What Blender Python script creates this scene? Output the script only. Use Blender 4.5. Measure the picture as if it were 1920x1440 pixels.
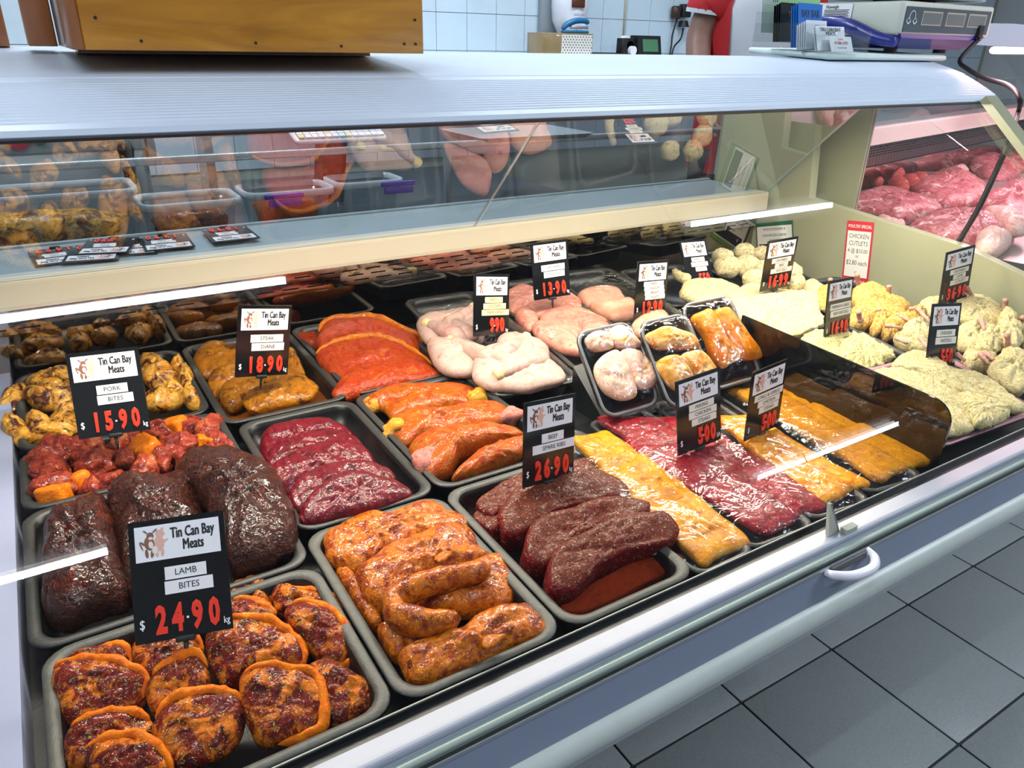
import bpy, math, random
import numpy as np
from mathutils import Matrix, Vector, Euler
for _o in list(bpy.data.objects): bpy.data.objects.remove(_o, do_unlink=True)
SC = bpy.context.scene
COL = SC.collection
RAD = math.radians
random.seed(7)
# ------------------------------------------------------------------ camera
CAM = Vector((0.0, 0.0, 1.40))
YAW, PITCH, ROLL, FPX = RAD(32.4), RAD(24.8), RAD(1.35), 1400.0
_f = Vector((math.sin(YAW) * math.cos(PITCH), math.cos(YAW) * math.cos(PITCH), -math.sin(PITCH)))
_r0 = Vector((math.cos(YAW), -math.sin(YAW), 0)); _u0 = _r0.cross(_f)
_r = _r0 * math.cos(ROLL) + _u0 * math.sin(ROLL); _u = _u0 * math.cos(ROLL) - _r0 * math.sin(ROLL)
cd = bpy.data.cameras.new('camera'); cam = bpy.data.objects.new('camera', cd); COL.objects.link(cam)
cd.sensor_width = 36.0; cd.lens = FPX / 1920 * 36.0; cd.clip_start = 0.02; cd.clip_end = 60
cam.matrix_world = Matrix(((_r.x, _u.x, -_f.x, CAM.x), (_r.y, _u.y, -_f.y, CAM.y), (_r.z, _u.z, -_f.z, CAM.z), (0, 0, 0, 1)))
SC.camera = cam
def P(px, py, z=None, Y=None, X=None):
    """point of the place seen at a photograph pixel, at a known height, depth or length along the counter"""
    d = _f * FPX + _r * (px - 960) + _u * (720 - py)
    t = (z - CAM.z) / d.z if z is not None else (Y - CAM.y) / d.y if Y is not None else (X - CAM.x) / d.x
    return CAM + d * t
# ------------------------------------------------------------------ light
W = bpy.data.worlds.new('world'); SC.world = W; W.use_nodes = True
_bg = W.node_tree.nodes['Background']; _bg.inputs[0].default_value = (0.80, 0.87, 1.0, 1); _bg.inputs[1].default_value = 0.34
SC.view_settings.view_transform = 'Standard'; SC.view_settings.look = 'None'
SC.view_settings.exposure = 0.0; SC.view_settings.gamma = 1.0; SC.view_settings.use_curve_mapping = False
SC.cycles.transparent_max_bounces = 32; SC.cycles.max_bounces = 7; SC.cycles.diffuse_bounces = 3; SC.cycles.glossy_bounces = 4
SC.cycles.use_adaptive_sampling = True; SC.cycles.adaptive_threshold = 0.06; SC.cycles.use_denoising = True
SC.cycles.sample_clamp_indirect = 6.0
def area(name, loc, size, size_y, power, color, direction=(0, 0, -1)):
    l = bpy.data.lights.new(name, 'AREA'); l.shape = 'RECTANGLE'; l.size = size; l.size_y = size_y
    l.energy = power; l.color = color
    o = bpy.data.objects.new(name, l); COL.objects.link(o); o.location = loc
    o.rotation_euler = Vector(direction).to_track_quat('-Z', 'Y').to_euler()
    return o
# name, x, y, tube length, power: the fluorescent battens on the ceiling
BATTENS = (('left_over_counter', -.07, .47, 1.24, 5), ('right_over_counter', 2.56, .47, .86, 5), ('left_customer_side', -.66, -.20, 1.24, 15), ('right_customer_side', 3.15, -.75, 1.10, 70),
           ('middle_customer_side', 1.9, -1.5, 1.24, 10), ('left_service_side', .3, 2.1, 1.24, 36), ('right_service_side', 2.1, 2.3, 1.24, 22))
COOL = (0.80, 0.90, 1.0); WARM = (1.0, 0.90, 0.74); PINK = (1.0, 0.55, 0.62)
for _n, _x, _y, _l, _p in BATTENS: area('ceiling_light_' + _n, (_x, _y, 2.615), _l, 0.022, _p, COOL)
area('canopy_light_display', (0.72, 0.890, 1.300), 1.62, 0.03, 15.5, WARM, (0, -0.22, -1))
# ------------------------------------------------------------------ helpers
def tag(o, label=None, cat=None, group=None, kind=None):
    if label: o['label'] = label
    if cat: o['category'] = cat
    if group: o['group'] = group
    if kind: o['kind'] = kind
    return o
def empty(name, loc=(0, 0, 0), rot=(0, 0, 0), parent=None):
    o = bpy.data.objects.new(name, None); COL.objects.link(o); o.location = loc; o.rotation_euler = rot
    o.empty_display_size = 0.03
    if parent: o.parent = parent
    return o
def link(name, me, mat=None, parent=None, loc=None, rot=None, scale=None):
    o = bpy.data.objects.new(name, me); COL.objects.link(o)
    if mat is not None and not me.materials: me.materials.append(mat)
    if parent is not None: o.parent = parent
    if loc is not None: o.location = loc
    if rot is not None: o.rotation_euler = rot
    if scale is not None: o.scale = scale
    return o
def mesh(name, v, f, smooth=False):
    me = bpy.data.meshes.new(name); me.from_pydata([tuple(map(float, p)) for p in v], [], [tuple(map(int, q)) for q in f]); me.update()
    if smooth: me.polygons.foreach_set('use_smooth', [True] * len(me.polygons))
    return me
def catmull(pts, n):
    p = np.array(pts, float); p = np.vstack([2 * p[0] - p[1], p, 2 * p[-1] - p[-2]])
    out = []; m = len(p) - 3
    for t in np.linspace(0, m - 1e-6, n):
        i = int(t); u = t - i; a, b, c, d = p[i:i + 4]
        out.append(0.5 * ((2 * b) + (-a + c) * u + (2 * a - 5 * b + 4 * c - d) * u * u + (-a + 3 * b - 3 * c + d) * u ** 3))
    return np.array(out)
class MB:
    def __init__(s): s.v = []; s.f = []; s.sm = []
    def add(s, v, f, sm=False):
        b = len(s.v); s.v += [tuple(map(float, p)) for p in v]; s.f += [tuple(int(i) + b for i in q) for q in f]; s.sm += [sm] * len(f); return s
    def box(s, x0, x1, y0, y1, z0, z1, c=0.0):
        if c <= 0:
            v = [(x, y, z) for z in (z0, z1) for y in (y0, y1) for x in (x0, x1)]
            return s.add(v, [(0, 2, 3, 1), (4, 5, 7, 6), (0, 1, 5, 4), (2, 6, 7, 3), (0, 4, 6, 2), (1, 3, 7, 5)])
        return s.rbox(x0, x1, y0, y1, z0, z1, c, 2)
    def rbox(s, x0, x1, y0, y1, z0, z1, r, seg=3):
        # rounded in plan with softened top and bottom edges
        r = min(r, (x1 - x0) / 2.01, (y1 - y0) / 2.01); e = min(r * .5, (z1 - z0) / 2.2)
        def ring(ins, z):
            out = []
            for cx, cy, a0 in ((x1 - r, y1 - r, 0), (x0 + r, y1 - r, 90), (x0 + r, y0 + r, 180), (x1 - r, y0 + r, 270)):
                for k in range(seg + 1):
                    a = RAD(a0 + 90 * k / seg); out.append((cx + (r - ins) * math.cos(a), cy + (r - ins) * math.sin(a), z))
            return out
        return s.rings([ring(e, z0), ring(e * .3, z0 + e * .3), ring(0, z0 + e), ring(0, z1 - e), ring(e * .3, z1 - e * .3), ring(e, z1)], True, True)
    def rings(s, rr, cap0=True, cap1=True, sm=True):
        n = len(rr[0]); v = [p for q in rr for p in q]; f = []
        for i in range(len(rr) - 1):
            for j in range(n): f.append((i * n + j, i * n + (j + 1) % n, (i + 1) * n + (j + 1) % n, (i + 1) * n + j))
        if cap0: f.append(tuple(range(n))[::-1])
        if cap1: f.append(tuple((len(rr) - 1) * n + j for j in range(n)))
        return s.add(v, f, sm)
    def prism(s, prof, x0, x1, sm=False):   # closed profile in (y, z) pulled along x
        n = len(prof); v = [(x0, y, z) for y, z in prof] + [(x1, y, z) for y, z in prof]
        f = [(i, (i + 1) % n, n + (i + 1) % n, n + i) for i in range(n)]
        s.add(v, f, sm); s.add(v, [tuple(range(n))[::-1], tuple(range(n, 2 * n))], False); return s
    def prism_x(s, prof, x0, x1): return s.prism(prof, x0, x1)
    def plate(s, poly, n, t):   # planar polygon of 3d points with thickness t along n
        n = Vector(n).normalized() * t; k = len(poly); a = [Vector(p) for p in poly]
        v = [tuple(p) for p in a] + [tuple(p + n) for p in a]
        return s.add(v, [tuple(range(k))[::-1], tuple(range(k, 2 * k))] + [(i, (i + 1) % k, k + (i + 1) % k, k + i) for i in range(k)])
    def pane(s, poly, n, t):    # glass: the outer face and the polished edges
        n = Vector(n).normalized() * t; k = len(poly); a = [Vector(p) for p in poly]
        return s.add([tuple(p) for p in a] + [tuple(p + n) for p in a], [tuple(range(k, 2 * k))] + [(i, (i + 1) % k, k + (i + 1) % k, k + i) for i in range(k)])
    def tube(s, path, rad, seg=10, n=None, cap=True):
        p = catmull(path, n) if n else np.array(path, float)
        m = len(p); rad = np.interp(np.linspace(0, 1, m), np.linspace(0, 1, len(rad)), rad) if hasattr(rad, '__len__') else np.full(m, rad)
        t = np.gradient(p, axis=0); t /= np.linalg.norm(t, axis=1)[:, None] + 1e-12
        nn = np.cross(t[0], (0, 0, 1.)); 
        if np.linalg.norm(nn) < 1e-3: nn = np.cross(t[0], (0, 1., 0))
        nn /= np.linalg.norm(nn); rr = []
        for i in range(m):
            nn = nn - t[i] * (nn @ t[i]); nn /= np.linalg.norm(nn); b = np.cross(t[i], nn)
            rr.append([tuple(p[i] + rad[i] * (math.cos(a) * nn + math.sin(a) * b)) for a in np.linspace(0, 2 * math.pi, seg, endpoint=False)])
        return s.rings(rr, cap, cap)
    def cyl(s, c, r, h, axis='z', seg=20, r2=None):
        r2 = r if r2 is None else r2; R = []
        for rr, d in ((r, 0), (r2, h)):
            q = []
            for a in np.linspace(0, 2 * math.pi, seg, endpoint=False):
                u, w = rr * math.cos(a), rr * math.sin(a)
                q.append({'z': (c[0] + u, c[1] + w, c[2] + d), 'y': (c[0] + u, c[1] + d, c[2] + w), 'x': (c[0] + d, c[1] + u, c[2] + w)}[axis])
            R.append(q)
        s.rings(R, False, False, True); n = seg
        s.add(R[0], [tuple(range(n))[::-1]]); s.add(R[1], [tuple(range(n))]); return s
    def build(s, name, mat, parent=None, loc=None, rot=None):
        me = bpy.data.meshes.new(name); me.from_pydata(s.v, [], s.f); me.update()
        me.polygons.foreach_set('use_smooth', s.sm)
        import bmesh
        bm = bmesh.new(); bm.from_mesh(me); bmesh.ops.recalc_face_normals(bm, faces=bm.faces); bm.to_mesh(me); bm.free()
        return link(name, me, mat, parent, loc, rot)
# ------------------------------------------------------------------ materials
MATS = {}
def _new(name):
    m = bpy.data.materials.new(name); m.use_nodes = True; nt = m.node_tree; b = nt.nodes['Principled BSDF']; MATS[name] = m
    return m, nt, b
def _noise(nt, vec, scale, detail=4, rough=.55, dist=0.0):
    n = nt.nodes.new('ShaderNodeTexNoise'); n.inputs['Scale'].default_value = scale; n.inputs['Detail'].default_value = detail
    n.inputs['Roughness'].default_value = rough; n.inputs['Distortion'].default_value = dist; nt.links.new(vec, n.inputs['Vector']); return n
def _ramp(nt, fac, stops, interp='LINEAR'):
    r = nt.nodes.new('ShaderNodeValToRGB'); r.color_ramp.interpolation = interp
    while len(r.color_ramp.elements) < len(stops): r.color_ramp.elements.new(0.5)
    for e, (p, c) in zip(r.color_ramp.elements, stops): e.position = p; e.color = (c[0], c[1], c[2], 1)
    nt.links.new(fac, r.inputs[0]); return r
def _mix(nt, fac, a, b):
    m = nt.nodes.new('ShaderNodeMix'); m.data_type = 'RGBA'
    nt.links.new(fac, m.inputs[0]) if not isinstance(fac, float) else setattr(m.inputs[0], 'default_value', fac)
    for s, i in ((a, 6), (b, 7)):
        if hasattr(s, 'is_output'): nt.links.new(s, m.inputs[i])
        else: m.inputs[i].default_value = (s[0], s[1], s[2], 1)
    return m.outputs[2]
def _coord(nt):
    t = nt.nodes.new('ShaderNodeTexCoord'); oi = nt.nodes.new('ShaderNodeObjectInfo')
    ad = nt.nodes.new('ShaderNodeVectorMath'); ad.operation = 'ADD'; ml = nt.nodes.new('ShaderNodeVectorMath'); ml.operation = 'MULTIPLY'
    ml.inputs[1].default_value = (7.3, 5.1, 3.7); nt.links.new(oi.outputs['Random'], ml.inputs[0])
    nt.links.new(t.outputs['Object'], ad.inputs[0]); nt.links.new(ml.outputs[0], ad.inputs[1]); return ad.outputs[0]
def srgb(h):
    h = h.lstrip('#'); c = [int(h[i:i + 2], 16) / 255 for i in (0, 2, 4)]
    return tuple(x / 12.92 if x <= .04045 else ((x + .055) / 1.055) ** 2.4 for x in c)
def plain(name, col, rough=.5, metal=0.0, coat=0.0, bump=0.0, bscale=200, vary=0.0, vscale=30, emit=None, estr=0.0, spec=.5):
    m, nt, b = _new(name); col = srgb(col) if isinstance(col, str) else col
    b.inputs['Base Color'].default_value = (*col, 1); b.inputs['Roughness'].default_value = rough; b.inputs['Metallic'].default_value = metal
    b.inputs['Coat Weight'].default_value = coat; b.inputs['Coat Roughness'].default_value = .05; b.inputs['Specular IOR Level'].default_value = spec
    vec = _coord(nt)
    if vary:
        n = _noise(nt, vec, vscale, 5); r = _ramp(nt, n.outputs[0], [(.25, tuple(c * (1 - vary) for c in col)), (.75, tuple(min(1, c * (1 + vary)) for c in col))])
        nt.links.new(r.outputs[0], b.inputs['Base Color'])
    if bump:
        n = _noise(nt, vec, bscale, 4); bp = nt.nodes.new('ShaderNodeBump'); bp.inputs['Strength'].default_value = bump; bp.inputs['Distance'].default_value = .002
        nt.links.new(n.outputs[0], bp.inputs['Height']); nt.links.new(bp.outputs[0], b.inputs['Normal'])
    if emit: b.inputs['Emission Color'].default_value = (*emit, 1); b.inputs['Emission Strength'].default_value = estr
    return m
def food(name, stops, scale=45, detail=6, dist=.6, rough=.28, bump=.5, bscale=140, bdist=.003, flecks=(), patch=None, coat=.3, top=None, ridges=0.0, sat=1.12, val=.86, crough=.045, wet=95):
    """meat: mottled colour ramp, optional second-colour patches, herb flecks, wet relief"""
    m, nt, b = _new(name); vec = _coord(nt)
    n = _noise(nt, vec, scale * 2.0, min(detail, 4), .66, dist)
    st = [(.30 + .40 * i / max(1, len(stops) - 1), srgb(c)) for i, c in enumerate(stops)]
    col = _ramp(nt, n.outputs[0], st).outputs[0]
    if patch:
        pc, ps, lo, hi = patch; q = _noise(nt, vec, ps * 1.7, 4, .68, .8); fr = _ramp(nt, q.outputs[0], [(lo, (0, 0, 0)), (hi, (1, 1, 1))]); col = _mix(nt, fr.outputs[0], col, srgb(pc))
    if top:   # dry seasoning lying on the upward side of the piece
        tc, lo, hi, ts = top; g = nt.nodes.new('ShaderNodeNewGeometry'); sx = nt.nodes.new('ShaderNodeSeparateXYZ'); nt.links.new(g.outputs['Normal'], sx.inputs[0])
        q = _noise(nt, vec, ts, 4, .6); ma = nt.nodes.new('ShaderNodeMath'); ma.operation = 'MULTIPLY_ADD'; ma.inputs[1].default_value = .9; 
        nt.links.new(q.outputs[0], ma.inputs[0]); nt.links.new(sx.outputs[2], ma.inputs[2]); hf = nt.nodes.new('ShaderNodeMath'); hf.operation = 'MULTIPLY'; hf.inputs[1].default_value = .5; nt.links.new(ma.outputs[0], hf.inputs[0])
        fr = _ramp(nt, hf.outputs[0], [(lo, (0, 0, 0)), (hi, (1, 1, 1))]); col = _mix(nt, fr.outputs[0], col, srgb(tc))
    for fc, fs, th in flecks:
        v = nt.nodes.new('ShaderNodeTexVoronoi'); v.inputs['Scale'].default_value = fs; v.inputs['Randomness'].default_value = 1.0
        nn = _noise(nt, vec, fs * .6, 2); mv = nt.nodes.new('ShaderNodeMixRGB'); mv.inputs[0].default_value = .02
        nt.links.new(vec, mv.inputs[1]); nt.links.new(nn.outputs['Color'], mv.inputs[2]); nt.links.new(mv.outputs[0], v.inputs['Vector'])
        sep = nt.nodes.new('ShaderNodeSeparateColor'); nt.links.new(v.outputs['Color'], sep.inputs[0])
        lt = nt.nodes.new('ShaderNodeMath'); lt.operation = 'LESS_THAN'; lt.inputs[1].default_value = th[0]; nt.links.new(sep.outputs[0], lt.inputs[0])
        ld = nt.nodes.new('ShaderNodeMath'); ld.operation = 'LESS_THAN'; ld.inputs[1].default_value = th[1]; nt.links.new(v.outputs['Distance'], ld.inputs[0])
        mu = nt.nodes.new('ShaderNodeMath'); mu.operation = 'MULTIPLY'; nt.links.new(lt.outputs[0], mu.inputs[0]); nt.links.new(ld.outputs[0], mu.inputs[1])
        col = _mix(nt, mu.outputs[0], col, srgb(fc))
    hs = nt.nodes.new('ShaderNodeHueSaturation'); hs.inputs['Saturation'].default_value = sat; hs.inputs['Value'].default_value = val; nt.links.new(col, hs.inputs['Color']); nt.links.new(hs.outputs[0], b.inputs['Base Color'])
    b.inputs['Roughness'].default_value = min(.9, rough + .25); b.inputs['Specular IOR Level'].default_value = .14; b.inputs['Coat Weight'].default_value = coat * .5; b.inputs['Coat Roughness'].default_value = crough
    if bump:
        n1 = _noise(nt, vec, bscale, 3, .72, .5); h = n1.outputs[0]
        bp = nt.nodes.new('ShaderNodeBump'); bp.inputs['Strength'].default_value = bump; bp.inputs['Distance'].default_value = bdist * 1.8
        nt.links.new(h, bp.inputs['Height']); nt.links.new(bp.outputs[0], b.inputs['Normal'])
        n3 = _noise(nt, vec, wet, 2, .55, .6); bc = nt.nodes.new('ShaderNodeBump'); bc.inputs['Strength'].default_value = .55; bc.inputs['Distance'].default_value = .005
        nt.links.new(n3.outputs[0], bc.inputs['Height']); nt.links.new(bc.outputs[0], b.inputs['Coat Normal'])
        if ridges:
            wv = nt.nodes.new('ShaderNodeTexWave'); wv.inputs['Scale'].default_value = ridges; wv.inputs['Distortion'].default_value = 6; wv.inputs['Detail'].default_value = 2
            nt.links.new(vec, wv.inputs['Vector']); b2 = nt.nodes.new('ShaderNodeBump'); b2.inputs['Strength'].default_value = .35; b2.inputs['Distance'].default_value = .002
            nt.links.new(wv.outputs[0], b2.inputs['Height']); nt.links.new(bp.outputs[0], b2.inputs['Normal']); nt.links.new(b2.outputs[0], b.inputs['Normal']); nt.links.new(b2.outputs[0], bc.inputs['Normal'])
    return m
def sheet(name, tint=(1, 1, 1), refl=.06, grow=.5, rough=.01, wrinkle=0.0, wscale=14, gloss=(1, 1, 1)):
    """clear pane or film: see-through, mirroring more at a glancing angle"""
    m, nt, b = _new(name); nt.nodes.remove(b); out = nt.nodes['Material Output']
    tr = nt.nodes.new('ShaderNodeBsdfTransparent'); tr.inputs[0].default_value = (*tint, 1)
    gl = nt.nodes.new('ShaderNodeBsdfGlossy'); gl.inputs['Roughness'].default_value = rough; gl.inputs['Color'].default_value = (*gloss, 1)
    lw = nt.nodes.new('ShaderNodeLayerWeight'); lw.inputs['Blend'].default_value = .5
    pw_ = nt.nodes.new('ShaderNodeMath'); pw_.operation = 'POWER'; pw_.inputs[1].default_value = 3.5; nt.links.new(lw.outputs['Facing'], pw_.inputs[0])
    ma = nt.nodes.new('ShaderNodeMath'); ma.operation = 'MULTIPLY_ADD'; ma.inputs[1].default_value = grow; ma.inputs[2].default_value = refl
    nt.links.new(pw_.outputs[0], ma.inputs[0]); mx = nt.nodes.new('ShaderNodeMixShader'); ma.use_clamp = True
    nt.links.new(ma.outputs[0], mx.inputs[0]); nt.links.new(tr.outputs[0], mx.inputs[1]); nt.links.new(gl.outputs[0], mx.inputs[2]); nt.links.new(mx.outputs[0], out.inputs[0])
    if wrinkle:
        vec = _coord(nt); n = _noise(nt, vec, wscale, 3, .5, 1.2); bp = nt.nodes.new('ShaderNodeBump'); bp.inputs['Strength'].default_value = wrinkle; bp.inputs['Distance'].default_value = .01
        nt.links.new(n.outputs[0], bp.inputs['Height']); nt.links.new(bp.outputs[0], gl.inputs['Normal'])
    return m
M_black = plain('black_tray_plastic', '#0c0d0e', .32, bump=.12, bscale=900, spec=.4)
M_deck = plain('black_deck_plastic', '#0e1113', .4, bump=.15, bscale=300)
M_case = plain('white_enamel', '#dfe2ea', .35, vary=.03)
M_alu = plain('canopy_aluminium', '#c9d6e6', .42, metal=0.0, bump=.03, bscale=400, vary=.03, vscale=8)
M_cream = plain('cream_enamel', '#d9d2ba', .3, vary=.04, vscale=6)
M_creamwall = plain('cream_end_panel', '#a3a587', .28, vary=.04, vscale=5)
M_steel = plain('brushed_steel', '#b9c2c6', .28, metal=.7, bump=.04, bscale=500, vary=.06, vscale=12)
M_mirror = plain('polished_steel', '#a9a296', .05, metal=1.0)
M_dark = plain('dark_gap', '#0c0c0d', .8)
M_slate = plain('slate_blue_trim', '#8792a8', .35, vary=.05, vscale=9)
M_bumper = plain('grey_green_bumper', '#b9c2bd', .38, vary=.06, vscale=20)
M_rubber = plain('black_rubber', '#141516', .55)
M_glass = sheet('front_glass', (.975, .985, .98), .022, .6)
M_inner = sheet('inner_glass', (.95, .97, .965), .27, .6)
M_endglass = sheet('end_glass', (.96, .98, .97), .02, .35)
M_edge = plain('green_glass_edge', '#10382f', .15)
M_smoke = sheet('smoked_acrylic', (.10, .11, .12), .07, .6)
M_film = sheet('cling_film', (.99, .99, .99), .03, .55, .06, .55, 26)
M_clear = sheet('clear_acrylic', (.93, .95, .95), .04, .5)
M_tub = sheet('translucent_tub', (.80, .84, .86), .07, .5, .2)
M_white = plain('white_card', '#eeeef2', .5)
M_lilac = plain('white_label', '#f2f1f6', .45)
M_strip = plain('cream_label', '#efe9dc', .5)
M_yellowstrip = plain('yellow_label', '#f0dfa0', .5)
M_ink = plain('black_ink', '#101012', .5)
M_card = plain('black_ticket', '#101214', .12, spec=.6)
M_red = plain('red_digit', '#f23a24', .3, coat=.3)
M_tube = plain('lamp_tube', '#ffffff', .3, emit=(1, .98, .95), estr=9)
M_wood = None
def wood(name, c1, c2, scale=(3, 3, 22)):
    m, nt, b = _new(name); t = nt.nodes.new('ShaderNodeTexCoord'); mp = nt.nodes.new('ShaderNodeMapping'); mp.inputs['Scale'].default_value = scale
    nt.links.new(t.outputs['Object'], mp.inputs[0]); n = _noise(nt, mp.outputs[0], 1.0, 6, .6, 1.6)
    r = _ramp(nt, n.outputs[0], [(.25, srgb(c1)), (.75, srgb(c2))]); nt.links.new(r.outputs[0], b.inputs['Base Color']); b.inputs['Roughness'].default_value = .35; b.inputs['Coat Weight'].default_value = .3
    return m
M_wood = wood('varnished_timber', '#9a5c0c', '#e09c2a', (2.6, 2.6, 22)); M_wood2 = wood('red_timber', '#7d4726', '#b8794a', (14, 14, 3))
def glare(name, c): return plain(name, c, .12, coat=.4)
# ------------------------------------------------------------------ the room
def floor_mat():
    return plain('grey_floor_tile', '#8d9393', .42, bump=.25, bscale=260, vary=.10, vscale=160)
M_floor = floor_mat(); M_grout = plain('dark_grout', '#26282a', .8)
fl = MB().box(-2.5, 6.0, -3.0, 4.0, -0.06, -0.004).build('floor', M_grout); tag(fl, kind='structure')
T = .33; tm = None
for i in range(-2, 12):
    for j in range(-3, 4):
        x0, y0 = 1.155 + T * (i - 3), .784 + T * (j - 1)
        if tm is None:
            o = MB().rbox(.0025, T - .0025, .0025, T - .0025, -.004, 0.0, .003, 1).build('floor_tile', M_floor, fl, (x0, y0, 0)); tm = o.data
        else: link('floor_tile', tm, None, fl, (x0, y0, 0))
M_wtile = plain('white_glazed_tile', '#c3d6e2', .08, coat=.5, bump=.03, bscale=9, vary=.02)
M_wgrout = plain('wall_grout', '#9aa39a', .7)
wl = MB().box(-2.5, 6.0, 3.2, 3.35, 0, 2.7).build('wall_back', M_wgrout); tag(wl, kind='structure')
wx, wz = 1.5985, 1.40 + .098 - 0.30; wt = .15; tm = None
for i in range(-13, 29):
    for j in range(-2, 6):
        x0, z0 = wx + wt * i, wz + wt * j
        if tm is None:
            o = MB().box(.0012, wt - .0012, -.006, 0, .0012, wt - .0012).build('wall_tile', M_wtile, wl, (x0, 3.2, z0)); tm = o.data
        else: link('wall_tile', tm, None, wl, (x0, 3.2, z0))
wr = MB().box(6.0, 6.1, -3.0, 3.35, 0, 2.7).build('wall_right', plain('pale_wall', '#c9ced2', .6)); tag(wr, kind='structure')
ce = MB().box(-2.5, 6.0, -3.0, 3.35, 2.7, 2.75).build('ceiling', plain('white_ceiling', '#e6e8ea', .8)); tag(ce, kind='structure')
for nm, xx, yy, ln, _p in BATTENS:
    e = empty('ceiling_batten', (xx, yy, 2.64)); tag(e, 'fluorescent batten on the ceiling, ' + nm.replace('_', ' '), 'ceiling light', 'ceiling battens')
    MB().box(-ln / 2 - .03, ln / 2 + .03, -.05, .05, .02, .06).build('housing', M_case, e)
    MB().tube([(-ln / 2, 0, 0), (ln / 2, 0, 0)], .010, 12).build('tube', M_tube, e)
# ------------------------------------------------------------------ the display case
XL, XR = -0.115, 1.60
case = empty('display_case', (0.7, 0.9, 0)); tag(case, 'long glass-fronted refrigerated meat display case with white canopy', 'display case')
def part(mb, name, mat, parent=None):
    o = mb.build(name, mat); p = parent or case
    o.parent = p; o.matrix_parent_inverse = Matrix.Translation(-Vector(p.location)); return o
part(MB().box(XL, XR, .412, 1.346, .835, .860), 'deck', M_deck)
part(MB().box(XL, XR, .4165, .4195, .86, .899).box(XL, XR, .405, .4165, .86, .8945), 'front_deck_lip', M_deck)
part(MB().box(XL, XR, .4175, .4187, .899, .9003), 'lip_trim', plain('lip_trim_grey', '#8d8f86', .35))
def arc(cy, cz, r, a0, a1, n=8): return [(cy + r * math.cos(RAD(a0 + (a1 - a0) * k / n)), cz + r * math.sin(RAD(a0 + (a1 - a0) * k / n))) for k in range(n + 1)]
part(MB().prism([(.405, .86), (.405, .898)] + [(.389, .9005)] + arc(.3835, .8975, .0042, 60, 200, 6) + [(.378, .893), (.378, .86)], -.2, XR + .035), 'front_ledge', plain('lilac_white_ledge', '#9298a8', .35, vary=.03))
part(MB().prism([(.378, .868)] + [(.378, .894)] + arc(.3735, .8925, .0035, 80, 200, 5) + [(.369, .868)], -.2, XR + .035), 'glass_channel', plain('pale_green_channel', '#aebdb4', .25, metal=.4))
part(MB().box(-.2, XR + .1, .3665, .369, .86, .8905), 'groove_gasket', M_rubber)
part(MB().prism([(.3665, .8895), (.3652, .8895), (.3645, .887), (.3665, .885)], -.2, XR + .035), 'trim_bead', M_steel)
part(MB().prism([(.40, .888), (.3658, .887), (.3615, .848), (.40, .848)], -.2, XR + .035), 'front_trim_panel', M_slate)
part(MB().prism([(.368, .8485)] + arc(.368, .8305, .0178, 90, 270, 14) + [(.368, .8125), (.40, .8125), (.40, .8485)], -.2, XR + .035, True), 'bumper_rail', M_bumper)
part(MB().prism([(.40, .8125), (.371, .8125), (.374, .782), (.40, .775)], -.2, XR + .035), 'front_skirt', plain('grey_white_skirt', '#a9b0bd', .4))
part(MB().prism([(.405, .834), (.405, .80), (.42, .775), (.92, .14), (1.50, .14), (1.50, .834)], XL, XR), 'lower_body', plain('grey_lower_body', '#7e858c', .5))
for xx in (.1, .75, 1.4): part(MB().rbox(xx - .03, xx + .03, .95, 1.01, 0, .14, .01), 'foot', M_rubber)
# left end
part(MB().box(-.137, XL + .018, .385, 1.35, .70, .9015), 'left_end_panel', plain('lilac_white_panel', '#8f95ae', .35))
part(MB().box(-.142, -.137, .385, 1.35, .80, .904), 'left_glass_channel', M_steel)
part(MB().pane([(-.148, .385, .70), (-.148, 1.35, .70), (-.148, 1.35, 1.33), (-.148, .845, 1.31), (-.148, .41, .88)], (1, 0, 0), .006), 'left_end_glass', M_endglass)
part(MB().box(-.1485, -.1415, .384, .3855, .70, .87), 'left_glass_edge', M_edge)
part(MB().box(-.16, -.149, .37, 1.35, .60, .88), 'left_outer_trim', M_case)
# back: cream bar, slotted plate, mirror wall, shelf
part(MB().prism([(1.31, 1.014), (1.2945, 1.014), (1.2935, 1.02), (1.2945, 1.052)] + arc(1.3005, 1.0545, .0055, 180, 90, 5) + [(1.312, 1.060), (1.312, 1.014)], XL, 1.585), 'shelf_front_bar', M_cream)
part(MB().box(XL, 1.585, 1.312, 1.512, 1.046, 1.0585).box(XL, 1.585, 1.500, 1.512, 1.0585, 1.062), 'steel_shelf', plain('pale_steel_shelf', '#a9b8bd', .3, metal=.25, vary=.05, vscale=10))
sl = MB(); zr = [.968, .9755, .978, .9855, .988, .9955, .998, 1.014]; pr, ln = .0455, .030
for k in range(0, 7):
    z0, z1 = zr[k], zr[k + 1]
    if k in (1, 3, 5):
        x = XL + .012 * (k // 2) + (.0225 if k == 3 else 0); sl.box(XL, x, 1.3195, 1.3215, z0, z1)
        while x + pr < 1.58: sl.box(x + ln, x + pr, 1.3195, 1.3215, z0, z1); x += pr
        sl.box(x, 1.585, 1.3195, 1.3215, z0, z1)
    else: sl.box(XL, 1.585, 1.3195, 1.3215, z0, z1)
part(sl, 'slotted_air_plate', M_mirror)
part(MB().box(XL, 1.585, 1.3235, 1.326, .966, 1.014), 'slot_backing', M_dark)
part(MB().box(XL, XR, 1.338, 1.346, .86, .972), 'mirror_back_wall', M_mirror)
part(MB().box(XL, XR, 1.346, 1.50, .80, 1.046), 'rear_body', plain('rear_body_grey', '#596166', .5))
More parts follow.
